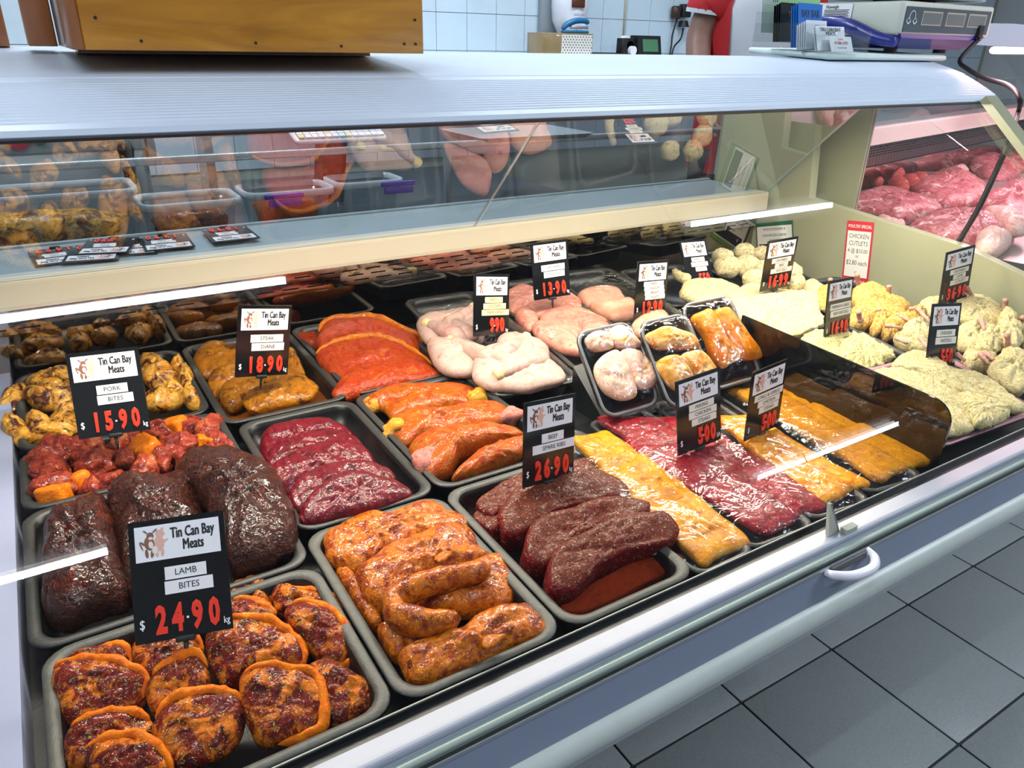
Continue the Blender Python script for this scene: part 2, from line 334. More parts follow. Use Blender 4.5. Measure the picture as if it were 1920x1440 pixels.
# canopy
prof = [(.846, 1.303), (.842, 1.304), (.839, 1.309), (.841, 1.3145)]
for k in range(15):
    y = .856 + k * .0100; z = 1.3155 + .0335 * ((y - .841) / .175) ** .85
    prof += [(y - .0036, z - .0013), (y - .0015, z + .0004), (y + .0028, z + .0010), (y + .0040, z - .0002)]
prof += [(1.012, 1.3488), (1.016, 1.3496), (1.019, 1.3482), (1.023, 1.3508), (1.10, 1.3595), (1.22, 1.3695), (1.34, 1.3755), (1.40, 1.3745), (1.425, 1.366), (1.43, 1.350), (1.40, 1.338), (1.05, 1.328), (.93, 1.314), (.86, 1.305)]
def mitred(pf, x0, x1):   # the right end of the canopy is cut at 45 degrees
    n = len(pf); v = [(x0, y, z) for y, z in pf] + [(x1 + (y - .84), y, z) for y, z in pf]
    return MB().add(v, [(i, (i + 1) % n, n + (i + 1) % n, n + i) for i in range(n)] + [tuple(range(n))[::-1], tuple(range(n, 2 * n))])
part(mitred(prof, -.30, 1.665), 'canopy', M_alu)
part(MB().prism([(.8395, 1.3035), (.8375, 1.3065), (.8405, 1.3085), (.848, 1.3045)], -.30, 1.662), 'canopy_edge_bead', plain('dark_bead', '#3b4046', .4))
e = part(MB().tube([(-.09, .93, 1.309), (1.58, .93, 1.309)], .006, 8), 'canopy_lamp_tube', M_tube)
# glass
def pane(x0, x1, a, b, t): 
    n = Vector((0, -(b[1] - a[1]), b[0] - a[0])); 
    return MB().pane([(x0, a[0], a[1]), (x1, a[0], a[1]), (x1, b[0], b[1]), (x0, b[0], b[1])], n, t)
part(pane(XL - .02, .6885, (.3740, .8935), (.8445, 1.3035), .005), 'front_glass', M_glass)
part(pane(.6915, XR + .03, (.3740, .8935), (.8445, 1.3035), .005), 'front_glass', M_glass)
part(pane(XL, .7225, (1.2985, 1.0615), (1.034, 1.326), .005), 'inner_glass', M_inner)
part(pane(.7275, 1.572, (1.2985, 1.0615), (1.034, 1.326), .005), 'inner_glass', M_inner)
M_glassline = plain('glass_edge_pale', '#d9e6e2', .1, coat=.5)
part(MB().tube([(.725, 1.2975, 1.0595), (.725, 1.036, 1.321)], .0022, 6), 'inner_glass_joint', M_glassline)
part(MB().tube([(1.574, 1.2975, 1.0595), (1.574, 1.036, 1.321)], .0025, 6), 'inner_glass_joint', M_glassline)
# right end
part(MB().plate([(XR, .39, .70), (XR, 1.50, .70), (XR, 1.50, 1.325), (XR, 1.215, 1.325), (XR, 1.185, 1.062), (XR, .80, 1.031), (XR, .46, .955), (XR, .39, .90)], (1, 0, 0), .026), 'right_end_panel', M_creamwall)
part(MB().pane([(XR + .010, .40, .905), (XR + .010, .46, .955), (XR + .010, .80, 1.031), (XR + .010, 1.185, 1.062), (XR + .010, 1.215, 1.322), (XR + .010, .86, 1.302)], (1, 0, 0), .006), 'right_end_glass', M_endglass)
fp = MB(); n = Vector((0, -.67, .74))
fp.plate([(XR - .004, .376, .905), (XR + .036, .376, .905), (XR + .036, .838, 1.309), (XR - .004, .838, 1.309)], n, .014); part(fp, 'right_end_frame', M_creamwall)
# handle and clip on the front rail
hx = P(1560, 1040, z=.88).x
part(MB().tube([(hx - .038, .366, .884), (hx - .033, .357, .884), (hx - .012, .347, .882), (hx + .016, .345, .882), (hx + .031, .353, .884), (hx + .034, .366, .886)], [.004, .005, .0055, .0055, .005, .0045], 10, 28), 'pull_handle', plain('lilac_handle', '#e2e2ee', .3))
part(MB().rbox(hx - .032, hx + .03, .3615, .366, .879, .889, .002), 'handle_plate', plain('handle_recess', '#4b4d50', .4))
cx = .690
part(MB().plate([(cx - .016, .392, .9005), (cx + .004, .392, .9005), (cx - .004, .404, .934), (cx - .008, .404, .934)], (0, 1, 0), .004).plate([(cx + .004, .392, .9005), (cx + .012, .406, .9005), (cx - .004, .404, .934)], (-1, 0, 0), .003).box(cx + .002, cx + .022, .383, .391, .9005, .908), 'glass_clip', plain('clear_grey_clip', '#a5a79d', .08, coat=.6))
# smoked divider on the deck
dv = MB(); pp = [(.962, .432, .861), (.962, .80, .861), (.962, .80, .987)] + [(.962, y, z) for y, z in arc(.462, .946, .03, 90, 180, 6)]
dv.plate(pp, (1, 0, 0), .004); o = dv.build('smoked_divider', M_smoke); tag(o, 'dark smoked acrylic divider standing beside the crumbed schnitzels', 'divider')
# risers carrying the leaning packs and the raised right-hand trays
def wedge(name, x0, x1, y0, y1, z0, za, zb, label):
    o = MB().prism([(y0, z0), (y0, za), (y1, zb), (y1, z0)], x0, x1).build(name, M_deck); tag(o, label, 'riser'); return o
# ------------------------------------------------------------------ second case on the right
c2 = empty('display_case', (1.685, 1.25, 0), (0, 0, RAD(11.6))); tag(c2, 'second meat display case with pink lighting beyond the right end panel', 'display case')
def part2(mb, name, mat): return mb.build(name, mat, c2)
M_pinkcream = plain('second_case_cream', '#d8cfc6', .35)
part2(MB().prism([(.012, 1.15), (0, 1.15), (0, 1.192)] + arc(.006, 1.193, .006, 180, 90, 4) + [(.012, 1.199)], 0, 2.4), 'shelf_front_bar', M_pinkcream)
part2(MB().box(0, 2.4, .012, .22, 1.188, 1.197), 'steel_shelf', M_steel)
vp = MB(); 
for k in range(9): vp.box(0, 2.4, .022, .024, 1.085 + k * .0075, 1.085 + k * .0075 + (.0045 if 2 < k < 7 else .0078))
x = .0
while x < 2.4:
    vp.box(x, x + .004, .0215, .0238, 1.085, 1.15); x += .022
part2(vp, 'slotted_air_plate', plain('dark_steel', '#6b5a5a', .3, metal=.8)); part2(MB().box(0, 2.4, .026, .03, 1.08, 1.15), 'slot_backing', M_dark)
part2(MB().box(0, 2.4, .045, .05, .98, 1.10), 'mirror_back_wall', M_mirror)
part2(MB().box(0, 2.4, -.75, .05, .93, .98), 'deck', plain('pale_deck', '#a8a4a0', .3, metal=.5))
part2(MB().box(0, 2.4, -.10, .05, .0, .93), 'lower_body', M_slate)
part2(MB().box(0, 2.4, -.87, -.74, .78, .985), 'front_rail', M_slate)
part2(MB().box(0, .022, -.12, .06, .98, 1.322), 'left_end_panel', M_creamwall)
part2(MB().pane([(.008, -.12, 1.322), (.008, -.70, .99), (.008, -.12, .99)], (1, 0, 0), .006), 'left_end_glass', M_endglass)
part2(MB().prism([(-.34, 1.395), (-.36, 1.40), (-.36, 1.43), (-.1, 1.475), (.25, 1.48), (.25, 1.43)], .95, 2.4), 'canopy', M_alu)
part2(MB().box(.95, 2.4, -.362, -.345, 1.388, 1.396), 'canopy_edge_bead', plain('red_bead', '#a54550', .4))
part2(MB().pane([(.0, -.74, .985), (2.4, -.74, .985), (2.4, -.35, 1.39), (.0, -.35, 1.39)], (0, -.7, .7), .005), 'front_glass', M_endglass)
part2(MB().pane([(0.0, .01, 1.20), (2.4, .01, 1.20), (2.4, -.112, 1.322), (.0, -.112, 1.322)], (0, -.7, -.7), .005), 'inner_glass', M_endglass)
part2(MB().tube([(.3, -.25, 1.40), (1.9, -.25, 1.40)], .008, 8), 'pink_lamp_tube', plain('pink_tube', '#ffd0d8', .3, emit=PINK, estr=6))
_c, _s = math.cos(RAD(11.6)), math.sin(RAD(11.6))
def L2W(x, y, z): return Vector((1.685 + x * _c - y * _s, 1.25 + x * _s + y * _c, z))
pl = area('pink_light_second_case', L2W(.95, -.28, 1.375), 1.7, .05, 9, PINK, (0, -.1, -1)); pl.rotation_euler.rotate(Euler((0, 0, RAD(11.6))))
# ------------------------------------------------------------------ trays
def rr(w, d, r, z, seg=5):
    out = []
    for cx, cy, a0 in ((w / 2 - r, d / 2 - r, 0), (-w / 2 + r, d / 2 - r, 90), (-w / 2 + r, -d / 2 + r, 180), (w / 2 - r, -d / 2 + r, 270)):
        for k in range(seg + 1):
            a = RAD(a0 + 90 * k / seg); out.append((cx + r * math.cos(a), cy + r * math.sin(a), z))
    return out
M_rim = plain('scuffed_tray_rim', '#2b2c2a', .45, bump=.2, bscale=400, vary=.25, vscale=120); M_rimlit = plain('worn_lit_front_rim', '#474741', .5, bump=.25, bscale=400, vary=.25, vscale=120); M_rimpack = plain('glossy_pack_rim', '#6b6e70', .25, vary=.15, vscale=60)  # front rims paler: the light they catch is painted in, besides wear
def tray(name, label, x0, x1, y0, y1, zrim=.90, depth=.034, lip=.011, rot=0, tilt=0, mat=None, r=.026, group=None, rim_mat=None):
    w, d = x1 - x0, y1 - y0
    R = [rr(w - 2 * lip - .014, d - 2 * lip - .014, r * .7, -depth), rr(w - 2 * lip, d - 2 * lip, r * .8, -.008), rr(w - .004, d - .004, r, -.006),
         rr(w, d, r, -.005), rr(w, d, r, -.0015), rr(w - .003, d - .003, r, 0), rr(w - lip * 1.3, d - lip * 1.3, r * .85, 0), rr(w - 2 * lip, d - 2 * lip, r * .8, -.0025),
         rr(w - 2 * lip - .004, d - 2 * lip - .004, r * .78, -.010), rr(w - 2 * lip - .016, d - 2 * lip - .016, r * .68, -depth + .003)]
    R = [R[0]] + R[1:] 
    o = MB().rings(R, True, True).build(name, mat or M_black)
    o.data.materials.append(rim_mat or (M_rimlit if y1 < .70 and mat is None else M_rim)); vz = o.data.vertices
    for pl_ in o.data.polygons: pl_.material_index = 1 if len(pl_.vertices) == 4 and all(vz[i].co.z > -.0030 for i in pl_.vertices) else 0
    o.location = ((x0 + x1) / 2, (y0 + y1) / 2, zrim); o.rotation_euler = (RAD(tilt), 0, RAD(rot)); tag(o, label, 'tray', group or 'black display trays'); return o
TR = {}
def tr(k, *a, **kw): TR[k] = tray('display_tray', *a, **kw)
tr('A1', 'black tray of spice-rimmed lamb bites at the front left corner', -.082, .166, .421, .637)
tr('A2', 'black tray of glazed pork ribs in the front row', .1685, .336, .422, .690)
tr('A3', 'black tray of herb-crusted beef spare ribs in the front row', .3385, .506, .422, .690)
tr('B1', 'black tray holding the dark sticky rib racks', -.091, .165, .640, .888)
tr('B2', 'black tray of crimson marinated steaks', .168, .3385, .694, .990)
tr('B3', 'black tray of herb-sprinkled marinated lamb shanks', .341, .538, .694, .995)
tr('C1', 'black tray of red diced pork bites', -.091, .158, .891, 1.045)
tr('C0', 'black tray of sticky honey-coloured chicken wings at the back left', -.091, .150, 1.049, 1.325)
tr('C2', 'black tray of steak diane in brown sauce', .1535, .3415, .994, 1.328)
tr('C3', 'black tray of orange-red herb marinated steaks at the back', .3445, .533, .999, 1.328)
tr('C4', 'film-wrapped black tray of raw chicken marylands', .545, .705, .872, 1.290, .917, rot=-4.5, tilt=4)
tr('C5', 'film-wrapped black tray of pink chicken thighs', .715, .878, .885, 1.300, .919, rot=-6, tilt=4)
tr('C6', 'film-wrapped black tray of chicken breast fillets', .888, 1.045, .900, 1.300, .920, rot=-7, tilt=4)
tr('D1', 'black tray of crumbed chicken parcels at the back', 1.065, 1.245, 1.045, 1.260, .918, rot=-8, tilt=5)
tr('D2', 'black tray of crumbed burger balls against the end panel', 1.285, 1.495, 1.035, 1.290, .922, rot=-8, tilt=5)
tr('D3', 'black tray under the large crumbed beef sheets', 1.030, 1.225, .845, 1.015, .915, rot=-8, tilt=5)
tr('D4', 'black tray of parmesan-crumbed beef with ticket', 1.080, 1.265, .655, .838, .912, rot=-9, tilt=3)
tr('D5', 'black tray of golden crumbed chicken cutlets', 1.300, 1.500, .795, 1.012, .918, rot=-6, tilt=5)
tr('D6', 'black tray of pale crumbed lamb cutlets at the right end', 1.305, 1.560, .520, .780, .912, rot=-5, tilt=4)
M_pinklit = plain('pinklit_tray_rim', '#b58088', .3, spec=.4)  # black rim coloured with the pink light reflected from the second case
tr('D7', 'black tray of crumbed chicken schnitzels at the front right, pink light on its rim', 1.005, 1.262, .445, .632, .910, .026, rot=-3, tilt=11, rim_mat=M_pinklit)
# long film-wrapped trays in the front row
M_foam = plain('grey_black_pack_tray', '#26282b', .3)
LT = {}
for k, x0, x1, rz, lab in (('L1', .508, .598, 1, 'film-wrapped tray of golden herbed chicken steaks beside the beef ribs'), ('L2', .606, .712, -4, 'film-wrapped tray of dark red peking chicken steaks'),
                       ('L3', .722, .826, -7, 'film-wrapped tray of orange chilli garlic chicken steaks'), ('L4', .836, .942, -8, 'film-wrapped tray of mustard-yellow chicken steaks beside the smoked divider')):
    LT[k] = tray('wrapped_tray', lab, x0, x1, .425, .765, .889, .026, .008, rot=rz, mat=M_foam, rim_mat=M_rim, r=.018, group='long film-wrapped trays')
# ------------------------------------------------------------------ tickets
_tc = {}
def text_mesh(s, mat, bold=0.0, ext=0.0, bev=0.0, cond=1.0, res=2):
    key = (s, mat.name, bold, ext, cond); flat_bold = 0.0
    if ext == 0 and bold > 0: flat_bold, bold = bold, 0.0
    if key not in _tc:
        c = bpy.data.curves.new('lettering', 'FONT'); c.body = s; c.align_x = 'CENTER'; c.align_y = 'CENTER'; c.offset = bold; c.extrude = ext; c.bevel_depth = bev; c.resolution_u = res
        c.space_line = .82
        o = bpy.data.objects.new('lettering', c); COL.objects.link(o); bpy.context.view_layer.update()
        me = bpy.data.meshes.new_from_object(o); bpy.data.objects.remove(o, do_unlink=True); bpy.data.curves.remove(c)
        if flat_bold:   # heavier strokes: the outline repeated a hair to each side
            v0 = [tuple(q.co) for q in me.vertices]; f0 = [tuple(q.vertices) for q in me.polygons]; nv = len(v0); vv = []; ff = []
            for k_, (dx, dy) in enumerate(((-1, -.4), (-.33, .4), (.33, -.4), (1, .4))):
                vv += [(a + dx * flat_bold, b_ + dy * flat_bold, c_ + .0008 * k_) for a, b_, c_ in v0]; ff += [tuple(i + nv * k_ for i in q) for q in f0]
            me = mesh('lettering', vv, ff)
        v = np.zeros(len(me.vertices) * 3); me.vertices.foreach_get('co', v); v = v.reshape(-1, 3); v[:, 0] *= cond
        # text plane xy -> xz facing -y
        v = np.stack([v[:, 0], -v[:, 2], v[:, 1]], 1); me.vertices.foreach_set('co', v.ravel()); me.update()
        me.materials.clear(); me.materials.append(mat); _tc[key] = me
    return _tc[key]
def text(name, s, mat, parent, x, z, size, y=-.0013, bold=0.0, ext=0.0, bev=0.0, cond=1.0, maxw=None, rot=0.0):
    me = text_mesh(s, mat, bold, ext, bev, cond)
    k = size; sx = k
    if maxw:
        w = max(v.co.x for v in me.vertices) - min(v.co.x for v in me.vertices)
        if w * k > maxw: sx = maxw / w
    return link(name, me, None, parent, (x, y, z), (0, rot, 0), (sx, k, k))
M_bull = plain('bull_brown', '#8a5a44', .5); M_bulllight = plain('bull_cream', '#efe3da', .5); M_pig = plain('pig_pink', '#e8b4a4', .5); M_horn = plain('horn_grey', '#6d6a6e', .5)
def blobshape(parts, y):
    mb = MB()
    for cx, cz, a, b, rt in parts:
        q = [(cx + a * math.cos(t) * math.cos(rt) - b * math.sin(t) * math.sin(rt), cz + a * math.cos(t) * math.sin(rt) + b * math.sin(t) * math.cos(rt)) for t in np.linspace(0, 2 * math.pi, 14, endpoint=False)]
        mb.add([(px, y, pz) for px, pz in q], [tuple(range(14))]); y -= .00002
    return mb
_logo = {}
def logo(parent, z):
    for nm, mat, pts, y in (('pig_figure', M_pig, [(-.0155, .0, .0042, .0072, 0), (-.0145, .0082, .0038, .0036, 0), (-.0118, .0078, .0016, .0011, 0), (-.0172, .0118, .0014, .0018, .4), (-.0125, .012, .0012, .0017, -.4), (-.0178, -.0085, .0014, .0036, .1), (-.0132, -.0085, .0014, .0036, -.1), (-.0112, .0012, .0036, .0012, .5)], -.00135),
                        ('bull_figure', M_bull, [(-.0235, .0008, .0042, .0062, .15), (-.0225, .0072, .0030, .0034, 0), (-.026, -.0078, .0014, .0040, .1), (-.0215, -.0082, .0014, .0038, -.15), (-.0285, .0010, .0034, .0010, -.7), (-.0302, -.0010, .0006, .0042, .35)], -.0015),
                        ('bull_belly', M_bulllight, [(-.0222, -.0005, .0020, .0032, .1), (-.0192, -.0055, .0024, .0036, 0), (-.0222, .0052, .0019, .0014, 0)], -.0017),
                        ('bull_horns', M_horn, [(-.0262, .0112, .0024, .0008, 2.4), (-.0188, .0112, .0024, .0008, .7)], -.0017)):
        if nm not in _logo: o = blobshape(pts, y).build(nm, mat, parent, (0, 0, z)); _logo[nm] = o.data
        else: link(nm, _logo[nm], None, parent, (0, 0, z))
TW, TH = .080, .105
_tm = {}
def shared(key, fn, name, mat, parent, loc=(0, 0, 0), rot=(0, 0, 0)):
    if key not in _tm: o = fn().build(name, mat, parent, loc, rot); _tm[key] = o.data; return o
    return link(name, _tm[key], None, parent, loc, rot)
def ticket(label, pose, strips, price, unit, strip_mat=None, digits_x=.004, group='black price tickets', flat=False, clip=True, strip_w=.034):
    x, y, z, a, b, c = pose
    M = Matrix.Rotation(RAD(a), 4, 'Z') @ Matrix.Rotation(RAD(b), 4, 'X') @ Matrix.Rotation(RAD(c), 4, 'Y')
    t = empty('price_ticket', (x, y, z), M.to_euler()); tag(t, label, 'price ticket', group)
    shared('card', lambda: MB().box(-TW / 2, TW / 2, -.0010, .0010, 0, TH), 'card', M_card, t)
    shared('panel', lambda: MB().box(-.0352, .0352, -.0013, -.0009, .0690, .1000), 'brand_panel', M_lilac, t)
    text('brand_lettering', 'Tin Can Bay', M_ink, t, .0125, .0908, .0132, bold=.05, cond=.56, maxw=.043, y=-.00145); text('brand_lettering', 'Meats', M_ink, t, .0125, .0796, .0132, bold=.05, cond=.56, y=-.00145)
    logo(t, .0838)
    n = len(strips); step = .0125 if n <= 2 else .0108 if n == 3 else .0085; zz = .0565 if n <= 2 else .0610 if n == 3 else .0625
    if n == 1: zz = .050
    for i, s in enumerate(strips):
        w = min(.066, max(strip_w * .85, .0056 * len(s) + .012)); hh = step * .90 if n < 4 else step
        sp = MB().box(-w / 2, w / 2, -.0015, -.0009, -hh / 2, hh / 2).build('name_strip', strip_mat or M_strip, t, (.0045 + .002 * i, 0, zz - i * step))
        text('strip_lettering', s, M_ink, sp, 0, 0, (.0078 if n < 3 else .0072) if n < 4 else .0068, y=-.00165, cond=.95, maxw=w * .86, bold=.004)
    ch = price.replace('.', ''); pos = {4: (-.0180, -.0045, .0115, .0255), 3: (.0005, .0120, .0235)}[len(ch)]
    for cchr, px in zip(ch, pos): text('price_digit', cchr, M_red, t, px, .0165, .0315, y=-.0016, bold=.03, ext=.025, bev=.02, cond=.56)
    shared('dot', lambda: MB().cyl((0, -.0022, 0), .0011, .0010, 'y', 10), 'decimal_dot', M_white, t, ((pos[-3] + pos[-2]) / 2 if len(ch) == 4 else (pos[0] + pos[1]) / 2, 0, .0165))
    text('currency_sign', '$', M_white, t, -.0335, .0155, .0115, y=-.0013, cond=.75, bold=.01); 
    text('unit_lettering', unit, M_white, t, .0352, .0085, .0085, y=-.0013, cond=.7, bold=.012, maxw=.0085)
    if clip: shared('clip', lambda: MB().rbox(-.008, .008, -.0035, .0035, -.0035, .0015, .002).tube([(0, 0, -.002), (0, .001, -.012), (0, .001, -.020)], [.0022, .002, .0008], 8), 'spike_clip', M_rubber, t)
    return t
TP = {'lamb': (0.030, 0.573, 0.917, -15, -36, 0), 'pork': (0.020, 0.945, 0.945, -10, -22, 0), 'diane': (0.223, 1.037, 0.944, 10, -3, 12), 'mary': (0.613, 1.037, 0.935, 12, -12, 11),
      'thigh': (0.781, 1.096, 0.960, -2, -11, 0), 'breast': (0.967, 1.028, 0.912, 3, -7, 5), 'ribs': (0.457, 0.632, 0.911, 6, -9, 6), 'peking': (0.737, 0.651, 0.870, 0, -9, -3),
      'chilli': (0.857, 0.642, 0.865, 6, -2, -1), 'keys': (1.262, 1.177, 0.888, 3, -29, 4), 'cbeef': (1.240, 0.960, 0.947, -5, 2, -2), 'parm': (1.173, 0.758, 0.923, 5, -9, 3),
      'csn': (1.249, 0.604, 0.906, -2, -13, 7), 'cut': (1.483, 0.728, 0.951, -7, -3, -6)}
def scaled(k, s):   # slide a ticket along its own sight line so that it stands on what carries it
    x, y, z, a, b, c = TP[k]; v = CAM + (Vector((x, y, z)) - CAM) * s; return (v.x, v.y, v.z, a, b, c)
M_stripw = plain('white_strip', '#f1eff2', .45)
ticket('price ticket reading LAMB BITES 24.90', TP['lamb'], ['LAMB', 'BITES'], '24.90', 'kg', M_stripw)
ticket('price ticket reading PORK BITES 15.90', TP['pork'], ['PORK', 'BITES'], '15.90', 'kg', M_stripw)
ticket('price ticket reading STEAK DIANE 18.90', TP['diane'], ['STEAK', 'DIANE'], '18.90', 'kg', strip_w=.058)
ticket('price ticket reading FRESH CHICKEN MARYLANDS 9.90', TP['mary'], ['FRESH', 'CHICKEN', 'MARYLANDS'], '9.90', 'kg', M_yellowstrip)
ticket('price ticket reading CHICKEN THIGHS 13.90', TP['thigh'], ['CHICKEN', 'THIGHS'], '13.90', 'kg', M_stripw)
ticket('price ticket reading FRESH CHICKEN BREAST FILLETS 12.90', scaled('breast', 0.965), ['FRESH', 'CHICKEN', 'BREAST', 'FILLETS'], '12.90', 'kg', strip_w=.06)
ticket('price ticket reading BEEF SPARE RIBS 26.90', TP['ribs'], ['BEEF', 'SPARE RIBS'], '26.90', 'kg', M_stripw)
ticket('price ticket reading PEKING CHICKEN STEAKS 5.00', scaled('peking', 0.945), ['PEKING', 'CHICKEN', 'STEAKS'], '5.00', 'EA')
ticket('price ticket reading CHILLI & GARLIC CHICKEN STEAKS 5.00', scaled('chilli', 0.945), ['CHILLI & GARLIC', 'CHICKEN', 'STEAKS'], '5.00', 'EA')
ticket('price ticket reading FRESH CHICKEN KEVS 5.50 on the crumbed parcels', scaled('keys', 0.945), ['FRESH', 'CHICKEN', 'KEVS'], '5.50', 'EA')
ticket('price ticket reading CRUMBED BEEF SNITZELS 16.99', TP['cbeef'], ['CRUMBED', 'BEEF', 'SNITZELS'], '16.99', 'kg')
ticket('price ticket reading PARMESAN & GARLIC BEEF SNITZELS 16.90', TP['parm'], ['PARMESAN & GARLIC', 'BEEF SNITZELS'], '16.90', 'kg')
ticket('price ticket reading CHICKEN SNITZELS 5.50 on the front right schnitzels', scaled('csn', 0.965), ['CHICKEN', 'SNITZELS'], '5.50', 'EA')
ticket('price ticket reading CRUMBED LAMB CUTLETS 36.90', TP['cut'], ['CRUMBED', 'LAMB', 'CUTLETS'], '36.90', 'kg')
# spare tickets lying face up on the steel shelf, top edge to the customer
def shelf_ticket(label, px, py, rz, strips, price):
    p = P(px, py, z=1.061); M = Matrix.Rotation(RAD(180 + rz), 4, 'Z') @ Matrix.Rotation(RAD(-90), 4, 'X'); e = M.to_euler()
    t = ticket(label, (p.x, p.y, p.z, 0, 0, 0), strips, price, 'kg', M_stripw, group='spare tickets on the steel shelf'); t.rotation_euler = e; return t
for k, (px, py, rz, pr) in enumerate([(103, 466, 4, '14.99'), (185, 462, -12, '13.90'), (215, 452, -16, '5.90'), (252, 450, -10, '11.50'), (305, 444, -2, '12.90'), (420, 432, 0, '18.90')]):
    o = shelf_ticket(('leftmost', 'second from left', 'third from left', 'fourth from left', 'fifth from left', 'rightmost')[k] + ' spare price ticket lying flat on the steel shelf', px, py, rz, [('PORK', 'LAMB', 'BEEF', 'CHICKEN', 'STEAK', 'PORK')[k], 'RIBS'], pr)
    o.location.z += .0022 * (k % 3)
# hand-lettered signs stuck to the end panel
M_pen = plain('marker_pen', '#151515', .6); M_signred = plain('sign_red', '#d2323f', .45); M_signgreen = plain('sign_green', '#2c6a48', .45); M_grass = plain('grass_print', '#6d8f3a', .6); M_signwhite = plain('sign_white', '#f0efe8', .4)
def sign(name, label, corners, border, lines, extra=None):
    tl, tr_, bl = [P(px, py, X=XR - .0015) for px, py in corners]
    wv = tr_ - tl; hv = bl - tl; w, h = wv.length, hv.length; xh = wv.normalized(); zh = -(hv - xh * hv.dot(xh)).normalized(); yh = zh.cross(xh)
    M = Matrix((( xh.x, yh.x, zh.x, bl.x), (xh.y, yh.y, zh.y, bl.y), (xh.z, yh.z, zh.z, bl.z), (0, 0, 0, 1)))
    t = empty(name, bl, M.to_euler()); tag(t, label, 'sign')
    MB().box(0, w, -.0008, 0, 0, h).build('card', border, t)
    return t, w, h
t, w, h = sign('special_sign', 'red-bordered hand-lettered POULTRY SPECIAL sign on the end panel', [(1576, 413), (1625, 417), (1578, 532)], M_signred, None)
MB().box(w * .06, w * .94, -.0012, -.0008, h * .14, h * .85).build('paper', M_signwhite, t)
text('heading', 'POULTRY SPECIAL', M_signwhite, t, w * .5, h * .92, .0105, y=-.0012, bold=.02, cond=.7, maxw=w * .88)
for s, zz, sz in (('CHICKEN', .77, .015), ('CUTLETS', .66, .015), ('4 @ $10.00', .545, .0135), ('or', .465, .011), ('$2.80 each', .36, .0155), ('AT', .215, .007)):
    text('handwriting', s, M_pen, t, w * .5, h * zz, sz, y=-.00125, cond=.8, maxw=w * .78)
text('footer', 'FRESH EVERY DAY', M_signwhite, t, w * .5, h * .07, .009, y=-.0012, bold=.02, cond=.7, maxw=w * .85)
t, w, h = sign('special_sign', 'green-bordered hand-lettered burgers sign behind the crumbed burger balls', [(1415, 419), (1484, 413), (1421, 492)], M_signgreen, None)
MB().box(w * .03, w * .97, -.0011, -.0008, h * .02, h * .90).build('paper', M_signwhite, t)
MB().box(w * .08, w * .92, -.0014, -.0011, h * .18, h * .46).build('price_box', M_ink, t); MB().box(w * .03, w * .97, -.0014, -.0011, h * .02, h * .15).build('grass_strip', M_grass, t)
for s, zz in (('WORCESTERSHIRE &', .82), ('CARAMELISED ONION', .67), ('BURGERS', .54)): text('handwriting', s, M_pen, t, w * .5, h * zz, .0095, y=-.0013, cond=.8, maxw=w * .86)
text('currency_sign', '$', M_signwhite, t, w * .2, h * .36, .012, y=-.0016)
